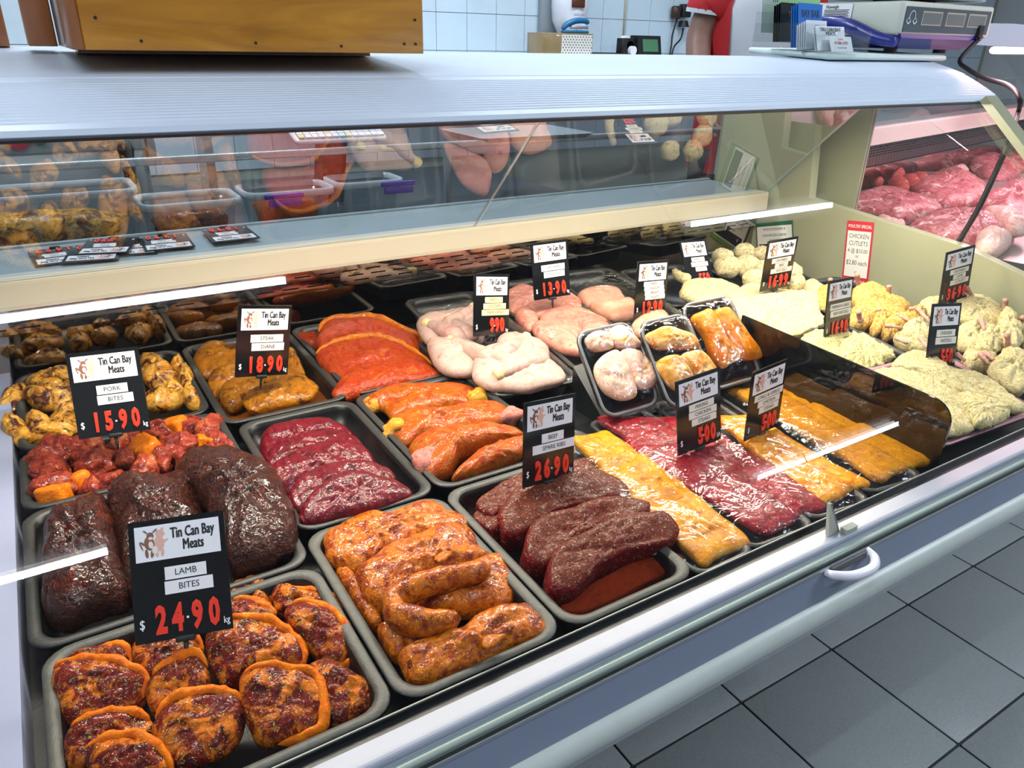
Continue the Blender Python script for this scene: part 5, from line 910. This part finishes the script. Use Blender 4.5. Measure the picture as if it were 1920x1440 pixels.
# ------------------------------------------------------------------ the worker behind the counter
F_skinp = plain('worker_skin', '#8d6a5c', .5, bump=.2, bscale=90, vary=.12, vscale=30)
M_shirtr = plain('red_shirt', '#b31a22', .75, bump=.25, bscale=60); M_shirtw = plain('white_shirt', '#c6ccd4', .75, bump=.3, bscale=40)
pe = empty('person', (2.27, 2.02, 0.13), (0, 0, RAD(-15))); tag(pe, 'person in a red and white polo shirt standing behind the counter', 'person')
db = empty('duckboard', (2.1, 2.1, 0)); tag(db, 'raised floor board the worker stands on behind the counter', 'duckboard')
MB().box(-.5, .5, -.35, .35, .10, .13).build('top', M_case, db); MB().box(-.48, -.42, -.34, .34, 0, .10).box(.42, .48, -.34, .34, 0, .10).build('runner', M_case, db)
def skin_body():
    J = {'pel': (0, 0, .95, .13), 'sp': (0, .01, 1.12, .125), 'ch': (0, 0, 1.32, .14), 'nk0': (0, .0, 1.47, .065), 'nk': (0, -.005, 1.53, .055), 'hd0': (0, -.01, 1.60, .085), 'hd1': (0, -.01, 1.69, .095), 'hd2': (0, 0, 1.76, .07),
         'ls': (-.17, 0, 1.43, .065), 'le': (-.215, .02, 1.27 + .02, .050), 'lf': (-.235, -.03, 1.40 - .20, .043), 'lw': (-.215, -.10, 1.09, .030), 'lh': (-.205, -.14, 1.03, .032), 'rs': (.17, 0, 1.43, .065), 're': (.24, .03, 1.20, .048), 'rf': (.22, -.08, 1.10, .042), 'rw': (.16, -.20, 1.04, .030), 'rh': (.14, -.25, 1.02, .032),
         'lhip': (-.09, 0, .90, .10), 'lk': (-.10, -.01, .50, .065), 'la': (-.10, .02, .09, .042), 'lt': (-.10, -.12, .04, .038), 'rhip': (.09, 0, .90, .10), 'rk': (.10, -.01, .50, .065), 'ra': (.10, .02, .09, .042), 'rt': (.10, -.12, .04, .038)}
    E_ = [('pel', 'sp'), ('sp', 'ch'), ('ch', 'nk0'), ('nk0', 'nk'), ('nk', 'hd0'), ('hd0', 'hd1'), ('hd1', 'hd2'), ('ch', 'ls'), ('ls', 'le'), ('le', 'lf'), ('lf', 'lw'), ('lw', 'lh'), ('ch', 'rs'), ('rs', 're'), ('re', 'rf'), ('rf', 'rw'), ('rw', 'rh'), ('pel', 'lhip'), ('lhip', 'lk'), ('lk', 'la'), ('la', 'lt'), ('pel', 'rhip'), ('rhip', 'rk'), ('rk', 'ra'), ('ra', 'rt')]
    for sd, w in (('l', 'lh'), ('r', 'rh')):
        x, y, z, _ = J[w]; s = -1 if sd == 'l' else 1
        for i, (dx, ln) in enumerate(((-.027, .062), (-.010, .075), (.008, .070), (.024, .055))):
            a, b_, c = '%sf%da' % (sd, i), '%sf%db' % (sd, i), '%sf%dc' % (sd, i)
            J[a] = (x + dx, y - .020, z - .012, .009); J[b_] = (x + dx * 1.1, y - .020 - ln * .5, z - .028, .008); J[c] = (x + dx * 1.1, y - .020 - ln * .75, z - .052, .007); E_ += [(w, a), (a, b_), (b_, c)]
        J[sd + 'ta'] = (x - s * .030, y + .0, z - .010, .011); J[sd + 'tb'] = (x - s * .040, y - .035, z - .025, .009); E_ += [(w, sd + 'ta'), (sd + 'ta', sd + 'tb')]
    nm = list(J); me = bpy.data.meshes.new('body'); me.from_pydata([J[k][:3] for k in nm], [(nm.index(a), nm.index(b_)) for a, b_ in E_], []); me.update()
    o = bpy.data.objects.new('body', me); COL.objects.link(o); md = o.modifiers.new('skin', 'SKIN'); md.use_smooth_shade = True
    for i, k in enumerate(nm): sv = me.skin_vertices[0].data[i]; sv.radius = (J[k][3], J[k][3] * (.85 if k in ('ch', 'sp', 'pel') else 1)); sv.use_root = (k == 'pel')
    o.modifiers.new('sub', 'SUBSURF').levels = 2; o.modifiers['sub'].render_levels = 2
    bpy.context.view_layer.update(); dg = bpy.context.evaluated_depsgraph_get(); m2 = bpy.data.meshes.new_from_object(o.evaluated_get(dg)); bpy.data.objects.remove(o, do_unlink=True)
    return m2
body = link('body', skin_body(), F_skinp, pe)
def loft(secs, n=24, ph=0):   # (cx, cy, z, rx, ry)
    return [[(cx + rx * math.copysign(abs(math.cos(t)) ** .8, math.cos(t)), cy + ry * math.copysign(abs(math.sin(t)) ** .8, math.sin(t)), z + .003 * math.sin(5 * t + z * 30)) for t in np.linspace(ph, ph + 6.2832, n, endpoint=False)] for cx, cy, z, rx, ry in secs]
MB().rings(loft([(0, 0, .84, .185, .145), (0, 0, .95, .18, .142), (0, .01, 1.10, .172, .138), (0, .005, 1.25, .182, .142), (0, 0, 1.38, .195, .14), (0, 0, 1.45, .16, .115), (0, 0, 1.50, .085, .08)], 28), False, False).build('shirt', M_shirtw, pe)
for s in (-1, 1):
    for a0, a1 in ((2.45, 3.75),) if s < 0 else ((-.6, .6),):
        v = []; ns, nz = 10, 12
        for j in range(nz + 1):
            z = .84 + (1.44 - .84) * j / nz; rx = np.interp(z, [.84, 1.10, 1.25, 1.38, 1.45], [.189, .176, .186, .199, .166]); ry = np.interp(z, [.84, 1.1, 1.25, 1.38, 1.45], [.149, .142, .146, .144, .12])
            for i in range(ns + 1):
                t = a0 + (a1 - a0) * i / ns; v.append((rx * math.copysign(abs(math.cos(t)) ** .8, math.cos(t)), ry * math.copysign(abs(math.sin(t)) ** .8, math.sin(t)), z))
        mb = MB(); mb.add(v, [(j * (ns + 1) + i, j * (ns + 1) + i + 1, (j + 1) * (ns + 1) + i + 1, (j + 1) * (ns + 1) + i) for j in range(nz) for i in range(ns)], True); mb.build('side_panel', M_shirtr, pe)
    el = (-.197, .012, 1.365) if s < 0 else (.222, .02, 1.27)
    MB().tube([(s * .13, 0, 1.445), (s * .175, .0, 1.40), (el[0] * .98, el[1] * .7, el[2] + .02), el], [.082, .080, .076, .074], 18, 14, False).build('sleeve', M_shirtr, pe)
    MB().tube([(el[0] * .995, el[1] * .9, el[2] + .010), (el[0], el[1], el[2] - .003)], [.0755, .0755], 18, None, False).build('sleeve_trim', M_shirtw, pe)
MB().rings(loft([(0, 0, .86, .17, .135), (0, 0, .97, .176, .138)], 24), True, False).build('trouser_waist', M_rubber, pe)
for s in (-1, 1): MB().tube([(s * .09, 0, .92), (s * .10, -.01, .5), (s * .10, .02, .10)], [.112, .085, .07], 16, 12).build('trouser_leg', M_rubber, pe)
M_hair = plain('dark_hair', '#2c2320', .7, bump=.5, bscale=120)
MB().rings([[(a * math.cos(t), .012 + a * 1.08 * math.sin(t), z) for t in np.linspace(0, 6.283, 20, endpoint=False)] for a, z in ((.104, 1.70), (.108, 1.74), (.102, 1.79), (.075, 1.83), (.03, 1.845))]).build('hair', M_hair, pe)
for s in (-1, 1):
    ey = lump('eye', Vector((s * .034, -.098, 1.675)), (.026, .016, .018), (0, 0, 0), M_white, amp=0, pw=2, parent=pe); lump('pupil', Vector((0, -.007, 0)), (.011, .006, .011), (0, 0, 0), M_ink, amp=0, pw=2, parent=ey); lump('ear', Vector((s * .098, .0, 1.665)), (.018, .036, .056), (0, 0, 0), F_skinp, amp=.05, pw=2, parent=pe)
lump('nose', Vector((0, -.112, 1.645)), (.030, .034, .044), (.2, 0, 0), F_skinp, amp=.04, pw=2, parent=pe); lump('mouth', Vector((0, -.094, 1.600)), (.046, .014, .012), (0, 0, 0), plain('lips', '#8a4f48', .5), amp=.03, pw=2, parent=pe)
# ------------------------------------------------------------------ scale, board and leaflets on the right of the canopy
o = MB().rbox(-.24, .24, -.125, .125, 0, .013, .012).build('plastic_board', plain('white_board', '#cfdcd8', .5, bump=.2, bscale=120), None, (1.84, 1.325, 1.3765), (RAD(2.2), 0, 0)); tag(o, 'white plastic board under the scale on the canopy', 'board')
M_sb = plain('scale_cream', '#c9ccbf', .4); M_navy = plain('scale_navy', '#12207a', .35, coat=.2)
s_ = empty('weighing_scale', (2.06, 1.33, 1.3925)); tag(s_, 'cream and navy electronic weighing scale on the white board', 'scale')
MB().rbox(-.195, .215, -.115, .14, .036, .112, .012).build('body', M_sb, s_); 
MB().rings([[(x * a, y * a2 + .01, z) for x, y in ((-.19, -.13), (.19, -.13), (.19, .13), (-.19, .13))] for a, a2, z in ((.70, .75, .006), (.86, .85, .016), (.95, .97, .030), (1.0, .98, .040))], sm=False).build('base', M_navy, s_)
sw = [(-.195, .14, .060), (-.20, .09, .066), (-.203, .02, .056), (-.203, -.06, .030), (-.20, -.115, .020)]
MB().tube(sw, [.012, .016, .018, .016, .012], 10, 20).build('side_trim', M_navy, s_)
for x in (-.13, .09): MB().cyl((x, -.06, -.003), .016, .012, 'z', 12).build('foot', M_rubber, s_)
MB().box(-.183, .195, -.1175, -.115, .044, .100).build('display_panel', plain('display_grey', '#4d5a60', .25), s_)
for x in (-.115, -.01, .09):
    w_ = MB().box(x, x + .085, -.1185, -.1175, .060, .092).build('window_frame', plain('window_cream', '#a8a58e', .4), s_); MB().box(x + .004, x + .081, -.1192, -.1185, .063, .088).build('window', plain('lcd_grey', '#6d7474', .2), w_)
ic = MB().tube([(-.170, -.1186, .074), (-.166, -.1186, .086), (-.157, -.1186, .091), (-.148, -.1186, .086), (-.144, -.1186, .074)], .0009, 6, 14)
for x in (-.170, -.144): ic.tube([(x - .008, -.1186, .068), (x, -.1186, .062), (x + .008, -.1186, .068)], .0013, 6, 10).tube([(x - .008, -.1186, .068), (x, -.1186, .076), (x + .008, -.1186, .068)], .0008, 6)
ic.build('balance_symbol', M_white, s_)
MB().rbox(-.20, .20, -.10, .14, .122, .134, .02).build('weighing_pan', M_steel, s_); MB().rbox(-.08, .08, -.03, .06, .112, .122, .01).build('pan_support', M_rubber, s_)
lb_ = MB().plate([(-.1965, .025, .075), (-.1965, .115, .075), (-.1965, .115, .108), (-.1965, .025, .108)], (-1, 0, 0), .001).build('rating_label', M_white, s_)
ll = link('label_lettering', text_mesh('Nuweigh', M_ink, .01, 0, 0, .9), None, lb_, (-.1982, .085, .101), (0, 0, RAD(-90)), (.012, .012, .012))
for k in range(5): MB().box(-.1981, -.1978, .032 + .004 * (k % 2), .108, .079 + k * .0035, .0805 + k * .0035).build('label_line', M_ink, lb_)
MB().rbox(.145, .165, -.127, -.112, .036, .066, .004).build('plug_socket', M_rubber, s_)
pa = Vector((2.215, 1.208, 1.425)); cpts = [tuple(pa), tuple(P(1800, 112, Y=1.20)), tuple(P(1815, 130, Y=1.14)), tuple(P(1850, 148, Y=1.08)), tuple(P(1890, 160, Y=1.0)), tuple(P(1912, 185, Y=.93)), tuple(P(1908, 215, Y=.95)), tuple(P(1893, 262, X=1.655)), tuple(P(1868, 320, X=1.65)), tuple(P(1835, 390, X=1.645)), tuple(P(1803, 445, X=1.64)), tuple(P(1795, 470, X=1.64)), (1.648, .80, .80), (1.65, .82, .45), (1.66, .85, .02)]
o = MB().tube(cpts, .0055, 8, 60).build('power_cord', M_rubber); tag(o, 'black power cord hanging from the scale over the canopy end', 'cord')
M_bcard = plain('blue_leaflet', '#1f6fc4', .4); M_gcard = plain('green_leaflet', '#8fc48a', .5); M_blk = plain('black_leaflet', '#17161a', .35); M_paper = plain('white_leaflet', '#dfe3ea', .5)
def leaf(name, label, px, py, Y, w, h, mat, tilt=-12, rz=0, group='leaflets by the scale', n=1, lines=()):
    p = P(px, py, Y=Y); t = empty(name, p, (RAD(tilt), 0, RAD(rz))); tag(t, label, 'leaflet', group)
    for k in range(n): MB().box(-w / 2 - .003 * k, w / 2 - .003 * k, .004 * k, .004 * k + .0012, 0, h - .002 * k).build('card', mat, t)
    for s, z, sz, m_ in lines: text('lettering', s, m_, t, 0, z, sz, y=-.0008, bold=.015, maxw=w * .85, cond=.8)
    return t
leaf('leaflet', 'green and white leaflet standing behind the others', 1497, 58, 1.36, .15, .10, M_gcard, -8)
leaf('leaflet', 'white leaflet standing at the far left of the holders', 1452, 62, 1.40, .10, .10, M_paper, -8, lines=[('/\\ /\\', .075, .02, M_ink)])
leaf('leaflet', 'black leaflet with orange lettering', 1482, 78, 1.35, .10, .085, M_blk, -8, 10, n=4, lines=[('VAC', .06, .018, plain('orange_ink', '#c9622a', .5))])
leaf('leaflet', 'bright blue leaflet with large dark lettering', 1518, 88, 1.30, .10, .095, M_bcard, -10, 6, n=4, lines=[('BAY BAR', .072, .024, plain('navy_ink', '#25406a', .5))])
leaf('leaflet', 'stack of white cards with a blue pattern', 1530, 92, 1.27, .085, .062, M_paper, -10, 6, n=5, lines=[('***', .045, .018, M_bcard)])
leaf('leaflet', 'white business card lettered TIN CAN BAY MEATS', 1560, 95, 1.225, .085, .055, M_paper, -22, -10, n=2, lines=[('TIN CAN BAY', .047, .0125, M_ink), ('MEATS', .038, .012, M_ink)])
leaf('leaflet', 'front business card with red telephone number', 1580, 97, 1.205, .068, .036, M_paper, -28, -8, n=1, lines=[('0 5486 4270', .020, .010, plain('red_ink', '#b84a3c', .5)), ('butcher', .029, .006, M_red), ('tin can bay meats', .009, .005, M_ink)])
hd = empty('card_holder', P(1560, 97, Y=1.22)); tag(hd, 'clear acrylic card holder at the left of the scale', 'card holder')
MB().box(-.05, .07, -.045, -.043, 0, .045).box(-.05, .07, .018, .020, 0, .05).box(-.05, -.048, -.043, .018, 0, .035).box(.068, .07, -.043, .018, 0, .035).box(-.05, .07, -.045, .02, -.003, 0).build('holder', M_clear, hd)
hd = empty('card_holder', P(1492, 88, Y=1.30)); tag(hd, 'clear tiered leaflet holder at the back left of the scale', 'card holder')
MB().box(-.06, .05, -.035, -.033, 0, .05).box(-.06, .05, .08, .082, .01, .075).box(-.06, -.058, -.033, .08, 0, .05).box(-.06, .05, -.035, .082, -.003, 0).build('holder', M_clear, hd)
# ------------------------------------------------------------------ behind the inner glass: bench, tubs, slicer
bn = empty('rear_bench', (.4, 2.0, 0)); tag(bn, 'dark steel work bench behind the display case', 'bench')
MB().box(-1.2, .95, -.42, .45, .955, .985).build('bench_top', plain('dark_bench', '#4a5256', .35, metal=.6), bn)
for x in (-1.1, .88): 
    for y in (-.36, .38): MB().rbox(x - .02, x + .02, y - .02, y + .02, 0, .955, .005).build('leg', M_steel, bn)
MB().box(-1.2, .95, -.40, .43, .30, .32).build('under_shelf', M_steel, bn)
o = MB().rbox(-.5, 2.1, 1.742, 1.757, 1.146, 1.162, .004).build('service_rail', M_steel); tag(o, 'steel rail running behind the inner glass', 'rail')
for x in (-.45, .9, 2.05): MB().box(x - .008, x + .008, 1.744, 1.756, .986 if x < 1.3 else 0, 1.146).build('rail_post', M_steel, o)
def tub(label, x0, x1, y0, y1, z0, z1, clip=None, stuff=None):
    t = empty('storage_tub', ((x0 + x1) / 2, (y0 + y1) / 2, z0)); tag(t, label, 'storage tub', 'clear storage tubs'); w, d, h = x1 - x0, y1 - y0, z1 - z0
    MB().rings([rr(w - .03, d - .03, .02, 0), rr(w - .02, d - .02, .022, .01), rr(w - .004, d - .004, .024, h - .012), rr(w + .012, d + .012, .028, h - .011), rr(w + .012, d + .012, .028, h)], True, False).build('tub_body', M_tub, t)
    MB().rings([rr(w + .014, d + .014, .028, h - .012), rr(w + .016, d + .016, .028, h - .010), rr(w + .016, d + .016, .028, h + .002), rr(w + .002, d + .002, .024, h + .002), rr(w, d, .024, h - .010)], False, False).build('tub_rim', plain('tub_rim_plastic', '#b3bfc6', .3) if 'tub_rim_plastic' not in MATS else MATS['tub_rim_plastic'], t)
    if clip: MB().rbox(clip[0] - .035, clip[0] + .035, -d / 2 - .018, -d / 2 - .006, h - .028, h - .014, .004).rbox(clip[0] - .042, clip[0] + .042, -d / 2 - .014, -d / 2 - .004, h - .012, h - .002, .004).build('clip_handle', plain('purple_clip', '#5a2ab8', .3) if 'purple_clip' not in MATS else MATS['purple_clip'], t)
    return t
tub('large clear tub of marinade at the far left behind the glass', -.16, .155, 1.60, 1.73, 1.005, 1.126); tub('small clear tub with a grey rim behind the glass', .168, .345, 1.60, 1.72, 1.01, 1.092); tub('clear tub with a purple clip handle behind the glass', .372, .55, 1.62, 1.73, 1.005, 1.095, (-.02,)); tub('clear tub with a purple side clip behind the orange tub', .572, .72, 1.63, 1.735, 1.0, 1.10, (.06,))
def heap(label, x, y, z, w, d, h, mt, nm): o = lump(nm, (x, y, z), (w, d, h), (0, 0, 0), mt, pw=3, amp=.1); tag(o, label, 'marinade'); return o
heap('brown marinade filling the large left tub', 0, 1.665, 1.050, .26, .09, .07, F_wing, 'marinade'); heap('dark marinade in the small grey-rimmed tub', .256, 1.66, 1.045, .14, .08, .05, F_dark, 'marinade'); heap('orange marinade in the purple-clip tub', .461, 1.675, 1.045, .14, .07, .06, F_shank, 'marinade')
sl_ = empty('meat_slicer', (.08, 2.16, .986)); tag(sl_, 'steel meat slicer with red and green buttons behind the glass', 'slicer')
MB().rbox(-.30, .17, -.06, .18, 0, .15, .02).rbox(-.30, .17, -.062, .16, .148, .215, .012).build('housing', plain('satin_steel', '#b4bdc0', .35, metal=.2), sl_)
for nm, px, py, r, col in (('stop_button', 33, 262, .022, '#c03a52'), ('start_button', 75, 261, .013, '#1f7a5a'), ('indicator', 53, 261, .006, '#3a3a3c')):
    p = P(px, py, Y=2.098); MB().cyl((p.x - .08, p.y - 2.16 - .012, p.z - .986), r, .014, 'y', 20).build(nm, plain(nm, col, .35), sl_)
p = P(190, 232, Y=2.09); MB().cyl((p.x - .08, p.y - 2.16 - .02, p.z - .986 + .012), .034, .03, 'y', 22).build('knob', plain('dark_red_knob', '#3a1418', .3), sl_)
p = P(232, 395 / 3 * 2, Y=2.06); MB().rings([[(p.x - .08 + a * math.cos(t), p.y - 2.16 + a * math.sin(t), p.z - .986 - .0 + z) for t in np.linspace(0, 6.283, 12, endpoint=False)] for a, z in ((.012, -.10), (.017, -.03), (.019, -.022), (.012, 0.0))]).build('lever_knob', M_rubber, sl_)
MB().box(.172, .19, -.06, .0, .11, .23).rbox(.195, .235, -.05, -.03, .175, .235, .008).build('blade_guard', M_steel, sl_)
us = empty('utensil_stand', (.55, 2.02, .986)); tag(us, 'low steel stand under the knife behind the glass', 'stand'); kz = P(430, 242, Y=2.0).z - .0045 - .986
MB().box(-.2, .16, -.06, .06, kz - .008, kz).box(-.19, -.17, -.05, .05, 0, kz - .008).box(.13, .15, -.05, .05, 0, kz - .008).build('shelf', M_steel, us)
b = empty('boning_knife', P(430, 242, Y=2.0)); tag(b, 'knife with a dark yellow-striped handle behind the glass', 'knife'); MB().plate([(-.06, 0, .004), (.02, 0, .0), (.02, 0, .012), (-.055, 0, .007)], (0, 1, 0), .002).build('blade', M_steel, b); MB().tube([(.02, 0, .006), (.06, 0, .006), (.12, 0, .000)], [.008, .011, .010], 8, 12).build('handle', plain('dark_handle', '#2a1512', .4), b)
for x in (.05, .075): MB().rbox(x, x + .03, -.0125, -.009, .004, .008, .001).build('yellow_stripe', plain('yellow_stripe', '#d9b02a', .4) if 'yellow_stripe' not in MATS else MATS['yellow_stripe'], b)
b = empty('cash_keyboard', P(625, 236, Y=1.86), (RAD(20), 0, 0)); tag(b, 'pale keyboard with rows of square keys behind the glass', 'keyboard'); MB().rbox(-.115, .115, -.07, .09, -.012, .0, .012).build('base', M_case, b)
MB().box(-.03, .03, -.02, .04, -.20, -.012).build('stand', M_rubber, b)
kc = {0: plain('key_white', '#dde2e6', .5), 1: plain('key_yellow', '#d6d2a2', .5), 2: plain('key_blue', '#a9bdd6', .5)}; km = {}
for i in range(13):
    for j in range(8):
        c = 1 if (i + j * 3) % 7 == 0 and i < 8 else 2 if i > 7 and j % 2 else 0; loc = (-.105 + i * .0165, -.062 + j * .0175, .001)
        if c not in km: km[c] = MB().box(0, .0145, 0, .0155, 0, .004).build('key', kc[c], b, loc).data
        else: link('key', km[c], None, b, loc)
o = MB().rings([rr(.32, .20, .015, -.02), rr(.36, .24, .02, 0), rr(.37, .25, .02, .001), rr(.35, .23, .02, .0), rr(.31, .19, .015, -.017)], True, True).build('steel_tray', M_steel, None, P(970, 246, Y=1.85)); tag(o, 'shallow steel tray behind the glass near the joint', 'tray')
for k, (pts, rad, mt, lb_) in enumerate((([P(1370, 342, Y=1.36), P(1405, 305, Y=1.37), P(1440, 262, Y=1.38), P(1462, 225, Y=1.39)], .004, plain('grey_hose', '#b9b7a6', .5), 'pale grey hose at the right end of the steel shelf'), ([P(1458, 352, Y=1.30), P(1462, 320, Y=1.31), P(1470, 270, Y=1.33), P(1478, 215, Y=1.36)], .0032, M_rubber, 'dark cable rising beside the pale hose at the shelf end'))):
    o = MB().tube([tuple(p) for p in pts], rad, 8, 20).build('cable', mt); tag(o, lb_, 'cable')
# ------------------------------------------------------------------ meat in the second case
zm = lambda pts: Zm(1520, 160, .2083, pts)
for pts, z, T_, mt, lb in (([(60, 850), (130, 790), (240, 800), (300, 900), (200, 1000), (60, 1000)], 1.035, .03, F_mince, 'red mince loaf at the left of the second case'), ([(890, 950), (1000, 860), (1200, 800), (1400, 810), (1590, 940), (1600, 1050), (1400, 1100), (1150, 1090), (950, 1000)], 1.045, .05, F_raw, 'bagged raw joint in the middle of the second case'),
                   ([(940, 740), (1050, 690), (1350, 720), (1420, 800), (1200, 820), (1020, 800)], 1.04, .035, F_fat, 'pale pink joint at the back of the second case'), ([(1420, 700), (1600, 640), (1760, 680), (1900, 760), (1800, 860), (1560, 830)], 1.045, .04, F_raw, 'bright red bagged meat at the back right of the second case'), ([(1760, 640), (1900, 600), (2000, 640), (2000, 760), (1850, 760)], 1.05, .03, F_raw, 'flat red meat slab at the far right of the second case'),
                   ([(270, 1090), (400, 1010), (560, 960), (760, 970), (1000, 1030), (1150, 1120), (1160, 1190), (1000, 1200), (820, 1230), (600, 1180), (380, 1130)], 1.055, .04, F_raw, 'bagged striped rib joint in the second case'), ([(600, 1190), (760, 1190), (850, 1260), (800, 1310), (640, 1260)], 1.04, .02, F_fat, 'pale fatty end of the rib joint in the second case'),
                   ([(860, 1310), (1000, 1210), (1200, 1170), (1500, 1180), (1750, 1280), (1800, 1400), (1700, 1500), (1300, 1480), (1000, 1400)], 1.055, .045, F_raw, 'largest bagged pink joint at the front of the second case'), ([(1500, 1080), (1620, 1000), (1850, 900), (2000, 900), (2000, 1300), (1800, 1280), (1600, 1180)], 1.05, .05, F_raw, 'bagged leg joint at the right of the second case'), ([(1560, 1130), (1700, 1130), (1900, 1230), (1980, 1300), (1800, 1330), (1640, 1220)], 1.075, .03, F_fat, 'pale shank bone lying on the right of the second case'),
                   ([(1500, 1360), (1620, 1320), (1760, 1350), (1800, 1440), (1640, 1520), (1500, 1480)], 1.075, .03, F_fat, 'pale fat knuckle at the front of the second case'), ([(100, 1000), (300, 880), (430, 830), (520, 920), (400, 1000), (260, 1040)], 1.05, .03, F_raw, 'bagged dark red meat at the left of the second case')):
    tag(pillow('meat_joint', zm(pts), z - .052, T_ * .9, .03, .1, mt, 2.3, n=56, amp=.14, freq=12), lb, 'meat joint', 'joints in the second case')
for i, (a, b, r) in enumerate([(310, 770, 70), (440, 740, 75), (550, 740, 75), (430, 800, 60), (560, 800, 60), (590, 870, 50), (710, 820, 105), (850, 770, 85), (890, 870, 70), (790, 900, 75), (980, 840, 60), (820, 930, 45)]):
    p = P(*zm([(a, b)])[0], z=1.020); s = r * .2083 * 2 / FPX * (p - CAM).length
    tag(lump('mince_ball', p, (s, s, s * .9), (0, 0, i), F_mince, pw=2.1, amp=.06, n=20, m=12, crumb=.0003), 'round red mince ball piled in the second case', 'mince ball', 'mince balls')
